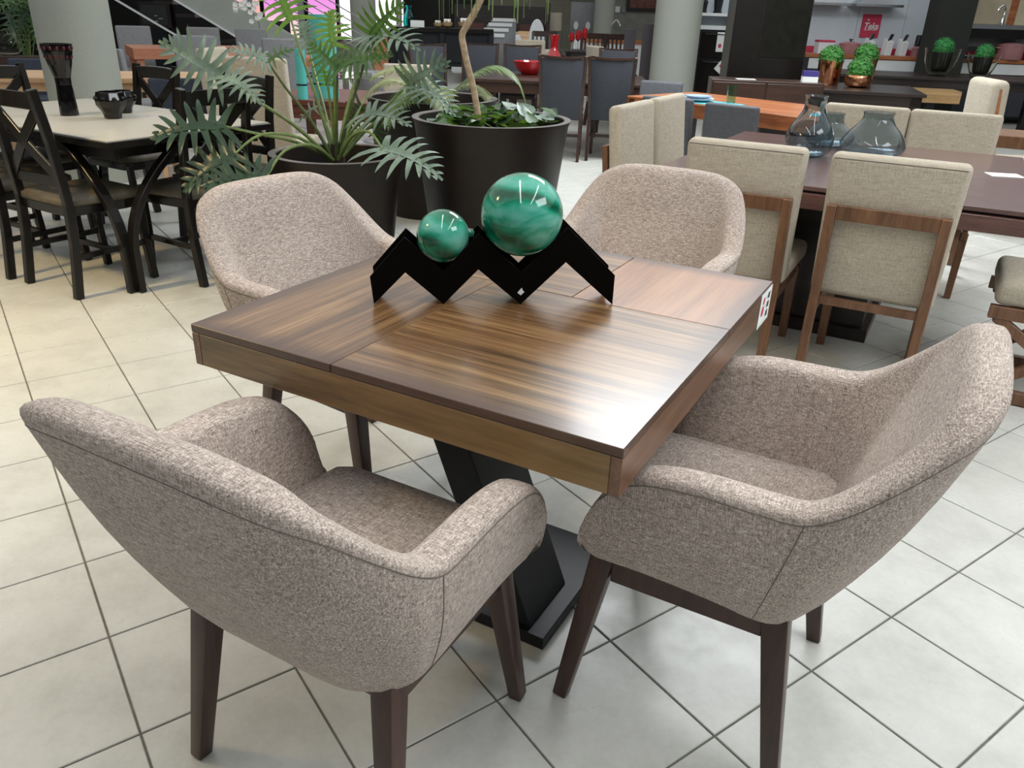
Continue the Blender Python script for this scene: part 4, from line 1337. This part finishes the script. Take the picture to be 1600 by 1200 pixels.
for k, (x_, s_) in enumerate(((-1.27, .8), (-1.13, 1.0), (-.88, 1.15))):
    t = thing('fruit_bowl', ['small wooden bowl of cream shells on the sideboard', 'middle wooden bowl of cream shells on the sideboard', 'largest wooden bowl of cream shells on the sideboard'][k], 'bowl', (x_, 12.70, 1.1205), 0, 'bowls of shells on the sideboard')
    MB().lathe([(.03 * s_, 0), (.07 * s_, .03 * s_), (.08 * s_, .075 * s_), (.07 * s_, .075 * s_), (.01, .05 * s_)], 18).build('bowl_body', M['terra'], t, smooth=True)
    for j in range(5):
        a = j * 1.256
        MB().tube([(.04 * s_ * math.cos(a + q * .5), .04 * s_ * math.sin(a + q * .5), (.08 + .03 * math.sin(q)) * s_) for q in range(4)], .016 * s_, 7).build('shell', M['petal'], t, smooth=True)
bk = thing('brown_cabinet', 'reddish brown cabinet with a white top left of the sideboard', 'cabinet', (-2.10, 12.9, 0), 0)
MB().box(-.13, .10, -.3, .3, 0, .98).build('carcass', M['salmon_wood'], bk)
MB().box(-.15, .11, -.32, .32, .98, 1.07).build('top', M['white'], bk)
chs = 'white-grey stacked dining chairs'
for k in range(4):
    t = thing('stacked_chair', ['pale grey chair in front of the stack beside the trunk', 'second pale grey chair of the stack', 'third pale grey chair of the stack', 'rearmost pale grey chair of the stack'][k], 'chair', (-.52 + .05 * k, 13.5 + .5 * k, 0), R(12), chs)
    MB().hexa([(-.22, -.03, .5), (.22, -.03, .5), (.22, .03, .5), (-.22, .03, .5), (-.22, -.10, 1.02 + .07 * k), (.22, -.10, 1.02 + .07 * k), (.22, -.04, 1.02 + .07 * k), (-.22, -.04, 1.02 + .07 * k)]).build('backrest', M['grey_light'], t, .015, 2)
    MB().hexa([(-.2, -.105, .99 + .07 * k), (.2, -.105, .99 + .07 * k), (.2, -.12, 1.0 + .07 * k), (-.2, -.12, 1.0 + .07 * k), (-.2, -.105, 1.05 + .07 * k), (.2, -.105, 1.05 + .07 * k), (.2, -.12, 1.05 + .07 * k), (-.2, -.12, 1.05 + .07 * k)]).build('white_pad', M['white'], t)
    MB().box(-.22, .22, -.02, .42, .42, .5).build('seat', M['grey_light'], t, .015, 2)
    for sx in (-1, 1):
        for y_ in (0, .38):
            MB().box(sx * .19 - .02, sx * .19 + .02, y_ - .02, y_ + .02, 0, .42).build('leg', M['dark_wood'], t)

hb = thing('bed', 'bed with a dark panelled headboard and pale cushions', 'bed', (-.35, 19.2, 0), 0)
MB().box(-1.2, .82, -.04, .04, .3, 1.48).build('headboard', M['dark_wood'], hb)
for x0 in (-1.1, -.42, .26):
    MB().box(x0, x0 + .56, -.06, -.0405, .5, 1.12).build('headboard_panel', wood('mahogany', (.05, .014, .009), (.085, .026, .016), (.12, .04, .025), 'X', .35), hb)
MB().box(.80, .92, -.06, .06, 0, 1.56).build('bed_post', M['dark_wood'], hb)
MB().box(-1.1, .8, -2.1, -.06, .2, .62).build('mattress', M['white'], hb, .06, 3)
cushion = [(-.62, 18.75, .78, 'linen', 'beige linen cushion leaning on the headboard'), (-.18, 18.6, .78, 'linen', 'beige cushion with a dark stripe on the bed'),
           (.05, 18.45, .80, 'oak', 'woven tan basket-like cushion on the bed')]
for x_, y_, z_, mk, lab in cushion:
    o = MB().box(-.2, .2, -.07, .07, -.16, .2).build('cushion', M[mk], None, .06, 4)
    o.location, o.rotation_euler = (x_, y_, z_), (R(-15), 0, R(8))
    tag(o, lab, 'cushion', 'cushions on the bed')
M['lace'] = plain('white_lace', (.78, .82, .85), .7, 0, .2, 60)
for x_, y_, w_, h_, lab in ((-.12, 16.3, .20, .98, 'white oval lace chair back, smaller'), (.24, 16.0, .30, 1.26, 'white rounded lace chair back, taller'), (1.05, 16.5, .18, .98, 'narrow white lace chair back right of the dark chairs')):
    t = thing('lace_chair', lab, 'chair', (x_, y_, 0), R(10), 'white lace chairs')
    MB().vprism([(w_ / 2 * math.cos(a), .5 + (h_ - .5) * (.5 + .5 * math.sin(a))) for a in [i * math.pi / 10 for i in range(20)]], -.03, .03).build('backrest', M['lace'], t, .01, 2)
    MB().box(-w_ / 2, w_ / 2, .0, .4, .42, .5).build('seat', M['lace'], t, .02, 2)
    for sx in (-1, 1):
        for y2 in (.02, .36):
            MB().box(sx * (w_ / 2 - .03) - .015, sx * (w_ / 2 - .03) + .015, y2 - .015, y2 + .015, 0, .42).build('leg', M['white'], t)
so = thing('sofa', 'beige rounded sofa behind the slate chairs', 'sofa', (.17, 13.45, 0), R(5))
so.scale = (.62, 1, 1)
MB().box(-.5, .45, -.4, .4, 0, .55).build('seat_base', M['linen'], so, .06, 3)
MB().box(-.5, .45, -.42, -.25, .5, .86).build('backrest', M['linen'], so, .07, 3)
for sx in (-.52, .40):
    MB().box(sx - .02, sx + .10, -.4, .4, .1, .72).build('arm', M['linen'], so, .05, 3)


def slat_chair(label):
    t = thing('slat_back_chair', label, 'chair', group='dark slat-back chairs in the back')
    m = M['wenge']
    for sx in (-1, 1):
        MB().bar((sx * .2, -.2, 0), (sx * .22, -.28, 1.05), .04, .04).build('back_post', m, t)
        MB().bar((sx * .2, .2, .45), (sx * .2, .2, 0), .04, .04).build('leg', m, t)
    MB().bar((-.23, -.275, 1.03), (.23, -.275, 1.03), .09, .03, side=(0, 0, 1)).build('top_rail', m, t)
    MB().bar((-.2, -.235, .6), (.2, -.235, .6), .05, .025, side=(0, 0, 1)).build('lower_rail', m, t)
    for k in range(5):
        MB().bar((-.14 + .07 * k, -.236, .6), (-.15 + .075 * k, -.272, 1.0), .03, .014).build('slat', m, t)
    MB().box(-.22, .22, -.22, .24, .42, .47).build('seat', m, t)
    return t


s0 = slat_chair('dark slat-back chair left of the red vase')
s0.location, s0.rotation_euler.z = (.40, 14.9, 0), R(184)
dup(s0, (1.12, 14.55, 0), R(160), 'dark slat-back chair right of the wine glasses')
dup(s0, (1.66, 14.4, 0), R(195), 'dark slat-back chair next to the plum panels')
table('glass_set_table', 'black table carrying the red wine glasses', (1.05, 13.3, 0), R(4), .9, .7, .03, .03, .86, .07, .06, M['dark_wood'])
rv = vase('red_vase', 'red hourglass vase behind the red bowl', (.42, 11.6, .7605), [(.06, 0), (.10, .03), (.105, .07), (.065, .14), (.05, .2), (.06, .28), (.075, .34)], .005, 'red_glass', 'vase', n=28)
table('vase_side_table', 'brown table under the red hourglass vase', (.55, 11.75, 0), R(2), 1.5, .8, .03, .03, .76, .06, .08, M['wenge'])
o0 = parsons('beige chair behind the left slate chair', M['linen'], M['wenge'], 'beige chairs at the red vase table', .44, 1.0)
o0.location, o0.rotation_euler.z = (1.18, 11.1, 0), R(-70)
dup(o0, (.10, 12.35, 0), R(180), 'beige chair left of the red hourglass vase')
for k, (x_, y_, h_) in enumerate(((.74, 13.2, .24), (.84, 13.25, .27), (.94, 13.3, .31))):
    t = thing('wine_glass', ['shortest red wine glass', 'middle red wine glass', 'tallest red wine glass'][k], 'glass', (x_, y_, .8605), 0, 'red wine glasses')
    MB().lathe([(.035, 0), (.036, .004), (.005, .01), (.005, h_ * .45)], 16).build('stem', M['clear_glass'], t, smooth=True, ang=50)
    MB().lathe([(.006, h_ * .45), (.036, h_ * .55), (.042, h_ * .75), (.036, h_), (.032, h_), (.038, h_ * .75), (.03, h_ * .56), (.004, h_ * .47)], 18).build('cup', M['red_glass'], t, smooth=True)
for k, (x_, y_, lab) in enumerate(((.18, 12.1, 'small clear tumbler left of the red vase'), (1.12, 13.1, 'small clear tumbler right of the red vase'))):
    vase('tumbler', lab, (x_, y_, .7605 if k == 0 else .8605), [(.03, 0), (.045, .03), (.045, .07), (.035, .11)], .003, 'clear_glass', 'glass', 'clear tumblers', 16)
bpy.data.objects['tumbler'].location = (.12, 11.7, .7605)

# plum panels in front of the plaster column
for (x_, y_, w_, h_, lab) in ((1.50, 12.15, .16, 1.20, 'narrow plum display panel'), (1.74, 11.75, .24, 1.27, 'wide plum display panel before the plaster column')):
    t = thing('room_divider', lab, 'panel', (x_, y_, 0), R(-8), 'plum display panels')
    MB().box(-w_ / 2, w_ / 2, -.03, .03, .03, h_).build('panel_board', M['purple_panel'], t, .003, 1)
    MB().box(-w_ / 2 - .02, w_ / 2 + .02, -.12, .12, 0, .03).build('foot', M['black_metal'], t)

# kitchen counter and far wall pieces in the middle
kc = thing('counter', 'kitchen counter with a wooden edge behind the slat chairs', 'counter', (2.1, 17.2, 0), 0)
MB().box(-.9, .6, -.3, .3, 0, .86).build('carcass', M['white'], kc)
MB().box(-.92, .62, -.32, .32, .86, .92).build('worktop', M['orange_wood'], kc)
fc = thing('faucet', 'arched chrome faucet on the middle kitchen counter', 'faucet', (1.75, 17.2, .9205), 0)
MB().tube(catmull([(0, 0, 0), (0, 0, .25), (.08, -.02, .36), (.16, -.04, .25)], 5), .012, 7).build('spout', M['steel'], fc, smooth=True)
MB().lathe([(.03, 0), (.03, .03), (.015, .05)], 12).build('faucet_base', M['chrome'], fc)

# far wall
tag(MB().box(-17, 17, 24.6, 24.9, 0, 4.15).build('wall_far', M['cream_wall']), kind='structure')
tag(MB().box(-17.2, -17, -2.5, 24.9, 0, 4.15).build('wall_left', M['cream_wall']), kind='structure')
tag(MB().box(17, 17.2, -2.5, 24.9, 0, 4.15).build('wall_right', M['cream_wall']), kind='structure')
# daylight windows of coloured film
def film(name, stops):
    x = N(name)
    x.set(Base_Color=(0, 0, 0), Roughness=.3)
    v = x.coord()
    sp_ = x.n('ShaderNodeSeparateXYZ')
    x.l(v, sp_.inputs[0])
    mr = x.n('ShaderNodeMapRange')
    mr.inputs[1].default_value, mr.inputs[2].default_value = .3, 2.0
    x.l(sp_.outputs[2], mr.inputs[0])
    x.l(x.ramp(mr.outputs[0], stops), x.b.inputs['Emission Color'])
    x.b.inputs['Emission Strength'].default_value = 1.0
    return x.m


M['film_pink'] = film('window_film_pink', [(.0, (1.0, .78, .5)), (.3, (1.0, .72, .72)), (.6, (.95, .35, .85)), (1.0, (.9, .3, .85))])
M['film_peach'] = film('window_film_peach', [(.0, (1.0, .62, .36)), (.4, (1.0, .45, .38)), (1.0, (.95, .6, .75))])
M['day_white'] = emit('daylight_pane', (1.0, .98, .96), 1.25)
wi = 1
for x0, w_, mk in ((-8.2, .75, 'film_peach'), (-7.4, 1.2, 'film_pink'), (-6.15, .85, 'film_pink'), (-5.25, .9, 'day_white'), (-4.3, .7, 'day_white'), (-3.5, .75, 'day_white')):
    t = bpy.data.objects.new('window_%d' % wi, None)
    col.objects.link(t)
    t.location = (x0 + w_ / 2, 24.55, 0)
    tag(t, kind='structure')
    wi += 1
    MB().box(-w_ / 2, w_ / 2, 0, .03, .5, 3.0).build('pane', M[mk], t)
    for s in (-1, 1):
        MB().box(s * w_ / 2 - .03, s * w_ / 2 + .03, -.05, .0, .45, 3.05).build('window_frame', M['dark_wood'] if mk != 'day_white' else M['steel'], t)
    MB().box(-w_ / 2, w_ / 2, -.05, 0, 2.99, 3.05).build('window_frame', M['steel'], t)
    MB().box(-w_ / 2, w_ / 2, -.05, 0, .45, .5).build('window_sill', M['steel'], t)
# dark furniture silhouettes before the windows
for k, (x_, y_, h_, w_, lab) in enumerate(((-6.9, 20.5, .95, .9, 'black armchair before the pink windows'), (-5.75, 20.2, 1.0, .5, 'black metal chair before the pink windows'), (-7.9, 19.6, .9, .6, 'black low chair left of the black armchair'))):
    t = thing('black_armchair', lab, 'chair', (x_, y_, 0), R(15 * k), 'black chairs before the windows')
    MB().box(-w_ / 2, w_ / 2, -.3, .3, .15, .5).build('seat', M['black_metal'], t, .03, 2)
    MB().box(-w_ / 2, w_ / 2, .2, .32, .4, h_).build('backrest', M['black_metal'], t, .03, 2)
    for sx in (-1, 1):
        MB().box(sx * w_ / 2 - .05, sx * w_ / 2 + .05, -.3, .3, .1, .7).build('arm', M['black_metal'], t, .02, 2)
        for y2 in (-.25, .25):
            MB().box(sx * (w_ / 2 - .05) - .02, sx * (w_ / 2 - .05) + .02, y2 - .02, y2 + .02, 0, .15).build('leg', M['black_metal'], t)
tag(MB().box(-3.0, -.9, 21.5, 21.7, 0, 2.6).build('wall_dark', M['black_lacquer']), kind='structure')
# panelled door and niche on the far wall
dr = bpy.data.objects.new('door_1', None)
col.objects.link(dr)
dr.location = (1.15, 24.55, 0)
tag(dr, kind='structure')
MB().box(-.5, .5, -.02, .03, 0, 2.6).build('door_leaf', M['cream_wall'], dr)
for z0, z1 in ((.2, .95), (1.1, 1.55), (1.7, 2.4)):
    for x0 in (-.42, .06):
        MB().box(x0, x0 + .36, -.04, -.0205, z0, z1).build('door_panel', M['cream_wall'], dr, .01, 1)
lm = thing('floor_lamp', 'cream cylinder lamp before the far wall', 'lamp', (.72, 20.0, 0), 0)
MB().lathe([(.15, 1.0), (.15, 1.38)], 20).build('lamp_shade', M['linen'], lm, smooth=True, ang=40)
MB().lathe([(.12, 0), (.12, .02), (.015, .03), (.015, 1.0)], 12).build('pole', M['dark_wood'], lm)
vn = thing('display_board', 'grey display board with two round basins', 'display', (1.42, 20.4, 0), 0)
MB().box(-.34, .22, -.05, .05, .9, 1.62).build('board', M['grey_light'], vn, .02, 2)
MB().box(-.36, .3, -.25, .1, .86, .92).build('shelf', M['cream_wall'], vn)
MB().box(-.3, .2, -.2, .05, 0, .86).build('base', M['cream_wall'], vn)
for x_ in (-.2, .08):
    MB().vprism([(x_ + .055 * math.cos(a), 1.12 + .09 * math.sin(a)) for a in [i * math.pi / 8 for i in range(16)]], -.062, -.0505).build('basin', M['white'], vn)
# framed picture and switch plates on a side wall
tag(MB().box(1.95, 4.2, 21.8, 22.0, 0, 4.1).build('wall_back', plain('grey_wall', (.22, .22, .19), .8)), kind='structure')
fp = thing('picture', 'dark framed reddish picture on the grey wall', 'picture', (2.95, 21.75, 1.75), 0)
MB().box(-.42, .42, -.02, .02, -.28, .35).build('frame', M['dark_wood'], fp, .004, 1)
MB().box(-.34, .34, -.03, -.0205, -.2, .28).build('canvas', plain('red_canvas', (.14, .05, .035), .6, 0, .5, 8), fp)
for k in range(3):
    o = tag(MB().box(-.06, .06, -.012, .012, -.07, .07).build('switch_plate', M['white' if k < 2 else 'grey_light'], None, .004, 1), ['left white switch plate on the grey wall', 'middle white switch plate on the grey wall', 'grey switch plate nearest the picture'][k], 'switch', 'switch plates')
    o.location = (2.15 + .17 * k, 21.78, 1.50)

# ------------------------------------------------------------------ kitchen display on the right
KY = 13.6
M['kitchen_wall'] = plain('pale_blue_panel', (.60, .67, .72), .45, 0, .04, 3)
kw = tag(MB().box(2.4, 12.5, KY + .1, KY + .3, 0, 4.1).build('wall_kitchen', plain('kitchen_back', (.3, .33, .34), .8)), kind='structure')
for k in range(9):
    x0 = 4.5 + .74 * k - (0 if k else .6)
    x1 = 4.5 + .74 * (k + 1) - .006
    MB().box(x0, x1, KY + .08, KY + .099, .95, 4.0).build('wall_panel', M['kitchen_wall'], kw)
ct = thing('kitchen_counter', 'long kitchen counter with wooden worktop below the hoods', 'counter', (6.4, KY - .3, 0), 0)
MB().box(-2.1, 3.2, -.32, .36, .88, .93).build('worktop', M['orange_wood'], ct, .003, 1)
MB().box(-2.05, 3.15, -.28, .34, .1, .88).build('carcass', M['dark_wood'], ct)
for k in range(6):
    MB().box(-2.04 + .86 * k, -1.2 + .86 * k, -.30, -.2805, .72, .87).build('drawer', M['white'], ct, .003, 1)
    MB().box(-2.04 + .86 * k, -1.2 + .86 * k, -.30, -.2805, .12, .71).build('door', M['slate'], ct, .003, 1)
MB().box(-2.1, 3.2, .3, .36, .93, 1.02).build('backsplash', M['ink_red'], ct)
for x_, lab in ((4.58, 'left steel range hood'), (5.38, 'steel range hood above the red sign')):
    t = thing('range_hood', lab, 'range hood', (x_, KY - .12, 1.60), 0, 'range hoods')
    MB().hexa([(-.36, -.2, 0), (.36, -.2, 0), (.36, .19, 0), (-.36, .19, 0), (-.36, -.2, .04), (.36, -.2, .04), (.36, .19, .04), (-.36, .19, .04)]).build('canopy', M['steel'], t, .003, 1)
    MB().hexa([(-.30, -.15, .04), (.30, -.15, .04), (.30, .19, .04), (-.30, .19, .04), (-.15, -.06, .16), (.15, -.06, .16), (.15, .19, .16), (-.15, .19, .16)]).build('hood_body', M['steel'], t)
    MB().box(-.14, .14, -.05, .19, .16, .9).build('flue', M['steel'], t)
sg = thing('brand_sign', 'red square sign with white lettering on the pale kitchen wall', 'sign', (5.45, KY + .06, 1.335), 0)
MB().box(-.145, .145, -.008, .012, -.165, .165).build('sign_board', M['ink_red'], sg)


def text(body, size, parent, loc, mat, name='lettering', rot=(R(90), 0, 0), shear=0.0, sx=1.0):
    cu = bpy.data.curves.new(name, 'FONT')
    cu.body = body
    cu.size = size
    cu.align_x = 'CENTER'
    cu.extrude = .001
    cu.shear = shear
    cu.offset = .0035
    o = bpy.data.objects.new(name, cu)
    col.objects.link(o)
    dg = bpy.context.evaluated_depsgraph_get()
    me = bpy.data.meshes.new_from_object(o.evaluated_get(dg))
    bpy.data.objects.remove(o)
    m = bpy.data.objects.new(name, me)
    me.materials.clear()
    me.materials.append(mat)
    col.objects.link(m)
    m.parent = parent
    m.location = loc
    m.rotation_euler = rot
    m.scale = (sx, 1, 1)
    return m


text('Teka', .13, sg, (0, -.011, -.045), M['white'], shear=.25, sx=.9)
MB().vprism([(-.055 + .014 * math.cos(a), .085 + .014 * math.sin(a)) for a in [i * math.pi / 5 for i in range(10)]], -.011, -.0085).build('logo_dot', M['white'], sg)
MB().box(-.10, .10, -.011, -.0085, -.062, -.055).build('underline', M['white'], sg)

# post in front of the kitchen, second kitchen with sink cabinet
ps = thing('dark_post', 'dark grey square post before the kitchen wall', 'post', (5.48, 12.35, 0), 0)
ps.location = (6.14, 12.6, 0)
MB().box(-.25, .25, -.2, .2, 0, 4.1).build('shaft', plain('post_grey', (.032, .034, .030), .7, 0, .1, 6, Specular_IOR_Level=.2), ps)
MB().box(-.27, .27, -.22, .22, 0, .1).build('post_base', M['dark_wood'], ps)
hc = thing('wall_cupboard', 'wooden-framed wall cupboard with cream doors at the upper right', 'cupboard', (7.5, KY - .12, 1.36), 0)
MB().box(-.9, .9, -.15, .19, 0, .9).build('carcass', M['orange_wood'], hc)
for x0 in (-.86, -.02):
    MB().box(x0, x0 + .72, -.17, -.1505, .05, .85).build('door', plain('cream_door', (.50, .43, .30), .5), hc, .004, 1)
sk = thing('sink', 'black wide sink basin with pale rim on the kitchen display', 'sink', (7.25, KY - .30, .12), 0)
MB().box(-.75, 1.2, -.25, .0, 1.23, 1.29).build('rim_board', M['steel'], sk)
MB().hexa([(-.68, -.262, 1.10), (.25, -.262, 1.10), (.25, .0, 1.10), (-.68, .0, 1.10), (-.70, -.262, 1.225), (.62, -.262, 1.225), (.62, .0, 1.225), (-.70, .0, 1.225)]).build('basin', M['black_lacquer'], sk)
MB().box(-.75, 1.2, .0, .29, .98, 1.225).build('cabinet_box', M['grey_light'], sk)
f2 = thing('faucet', 'tall chrome gooseneck faucet at the upper right sink', 'faucet', (7.22, KY - .42, 1.4105), 0)
MB().tube(catmull([(0, 0, 0), (0, 0, .12), (-.0, 0, .2), (-.05, -.02, .26), (-.11, -.03, .22), (-.12, -.03, .17)], 5), .017, 8).build('spout', M['chrome'], f2, smooth=True)
MB().lathe([(.035, 0), (.035, .04), (.022, .1)], 12).build('faucet_base', M['chrome'], f2, smooth=True)

# cookware on the worktop
M['mauve'] = plain('mauve_enamel', (.30, .14, .15), .35)
M['rose'] = plain('rose_enamel', (.42, .20, .20), .35)
def pot(x_, y_, r_, h_, mk, lab, lid=True, handle=None):
    t = thing('cooking_pot', lab, 'pot', (x_, y_, .9305), 0, 'enamel pots on the kitchen worktop')
    MB().lathe([(r_ * .88, 0), (r_ * .95, .015), (r_, h_), (r_ - .01, h_), (r_ * .85, .02), (.01, .015)], 24).build('pot_body', M[mk], t, smooth=True, ang=50)
    if lid:
        l_ = MB().lathe([(r_ + .006, h_), (r_ + .006, h_ + .012), (r_ * .5, h_ + .035), (.015, h_ + .04)], 24).build('lid', M[mk], t, smooth=True, ang=50)
        MB().lathe([(.012, h_ + .038), (.012, h_ + .055), (.03, h_ + .06), (.028, h_ + .075), (.004, h_ + .078)], 12).build('knob', M['black_metal'], l_, smooth=True)
    if handle:
        MB().tube([(r_ * .95, 0, h_ * .8), (r_ + .10, -.02, h_ * .95), (r_ + handle, -.04, h_ * 1.05)], .014, 7).build('handle', M['black_metal'], t, smooth=True)
    else:
        for s in (-1, 1):
            MB().tube(catmull([(s * r_ * .98, -.05, h_ * .8), (s * (r_ + .04), 0, h_ * .85), (s * r_ * .98, .05, h_ * .8)], 4), .009, 6).build('handle', M[mk], t)
    return t


pot(5.02, 13.22, .16, .14, 'rose', 'rose pot left of the copper topiaries on the worktop')
pot(5.98, 13.08, .065, .11, 'mauve', 'small mauve pot left of the mauve saucepan', True)
pot(6.22, 13.2, .115, .13, 'mauve', 'mauve saucepan with a long dark handle', True, .25)
pot(7.42, 13.1, .185, .20, 'rose', 'large rose casserole at the right end of the worktop')
pot(7.95, 13.1, .17, .10, 'rose', 'low rose casserole at the right picture edge')
kt = thing('canister', 'dark red canister with black lid on the worktop', 'canister', (6.36, 13.4, .9305), 0)
MB().lathe([(.08, 0), (.085, .01), (.085, .2)], 18).build('canister_body', M['ink_red'], kt, smooth=True, ang=40)
MB().lathe([(.088, .2), (.088, .24), (.03, .25)], 18).build('lid', M['black_metal'], kt, smooth=True, ang=40)
pe = tag(MB().lathe([(.045, 0), (.05, .02), (.045, .28), (.035, .3)], 16).build('pepper_mill', M['black_metal'], None, smooth=True, ang=40), 'black pepper mill next to the red canister', 'mill')
pe.location = (6.16, 13.46, .9305)
for k, (x_, lab) in enumerate(((5.33, 'knife block with silver handles, leftmost'), (5.62, 'knife block with silver handles behind the copper topiaries'), (5.85, 'knife block with silver handles, rightmost'))):
    t = thing('knife_block', lab, 'knife block', (x_, 13.3, .9305), R(10), 'knife blocks on the worktop')
    MB().hexa([(-.05, -.07, 0), (.05, -.07, 0), (.05, .07, 0), (-.05, .07, 0), (-.02, -.05, .19), (.08, -.05, .19), (.08, .09, .24), (-.02, .09, .24)]).build('block', M['white'], t, .004, 1)
    for j in range(3):
        MB().bar((.0 + .03 * j, .0 + .02 * j, .2), (.04 + .03 * j, .02 * j, .30), .018, .012).build('knife_handle', M['steel'], t)
wbx = thing('white_box', 'white box left of the rose pot on the worktop', 'box', (4.62, 13.2, .9305), 0)
MB().box(-.12, .12, -.1, .1, 0, .16).build('carton', M['white'], wbx, .004, 1)
MB().box(-.122, .122, -.102, .102, .16, .19).build('lid', M['ink_red'], wbx, .003, 1)
hbx = thing('hob', 'grey-green countertop hob behind the glass planters', 'hob', (6.75, 13.0, .9305), R(0))
MB().box(-.3, .25, -.12, .2, 0, .05).build('body', M['grey_light'], hbx, .004, 1)
for k in range(4):
    MB().lathe([(.02, 0), (.02, .02)], 10).xf(Matrix.Translation((-.22 + .12 * k, -.121, .025)) @ Matrix.Rotation(R(90), 4, 'X')).build('knob', M['black_metal'], hbx)

# oven tower and white shelf unit between the column and the dark cabinet
ov = thing('oven_tower', 'black oven tower with hanging tags', 'oven', (2.85, 12.7, 0), R(-2))
MB().box(-.30, .22, -.25, .25, 0, 1.22).build('carcass', M['black_metal'], ov)
for z0, z1 in ((.34, .82), (.85, 1.19)):
    d = MB().box(-.27, .20, -.275, -.2505, z0, z1).build('oven_door', M['black_lacquer'], ov, .004, 1)
    MB().box(-.22, .12, -.30, -.276, z1 - .035, z1 - .02).build('handle', M['chrome'], d)
MB().box(-.31, .23, -.26, .26, 1.22, 1.27).build('worktop', M['white'], ov)
tg = MB().box(-.05, .05, -.004, .004, -.13, .13).build('door_tag', M['paper'], ov)
tg.location = (-.0, -.282, 1.06)
MB().vprism([(.025 * math.cos(a), -.05 + .03 * math.sin(a)) for a in [i * math.pi / 6 for i in range(12)]], -.0055, -.0045).build('tag_print', M['ink_red'], tg)
t2 = MB().box(-.08, .08, -.004, .004, -.07, .07).build('price_card', M['paper'], ov)
t2.location, t2.rotation_euler = (.06, -.31, .71), (0, R(38), 0)
MB().box(-.05, .0, -.0055, -.0045, -.0, .04).build('card_print', M['ink_red'], t2)
sh = thing('shelf_unit', 'white shelf unit with black lanterns beside the dark cabinet', 'shelf', (3.1, 13.3, 0), 0)
for z_ in (.5, .92, 1.40):
    MB().box(-.6, .4, -.2, .2, z_, z_ + .04).build('shelf_board', M['white'], sh)
MB().box(.06, .12, -.2, .2, 0, 2.4).build('upright', M['white'], sh)
MB().box(.36, .42, -.2, .2, 0, 2.4).build('upright', M['white'], sh)
MB().box(-.6, -.54, -.2, .2, 0, 2.4).build('upright', M['white'], sh)
MB().box(-.6, .42, .2, .22, 0, 2.4).build('back_board', M['kitchen_wall'], sh)
for x_, s_, lab in ((2.72, .8, 'small black lantern on the white shelf'), (2.93, 1.1, 'larger black lantern on the white shelf')):
    t = thing('lantern', lab, 'lantern', (x_, 13.25, 1.4405), 0, 'black lanterns on the shelf')
    MB().lathe([(.06 * s_, 0), (.06 * s_, .02), (.05 * s_, .03), (.065 * s_, .17 * s_), (.075 * s_, .18 * s_), (.03 * s_, .25 * s_), (.01, .26 * s_)], 6).build('lantern_body', M['black_metal'], t)
    MB().tube(catmull([(-.05 * s_, 0, .2 * s_), (0, 0, .33 * s_), (.05 * s_, 0, .2 * s_)], 5), .005, 5).build('handle', M['black_metal'], t)
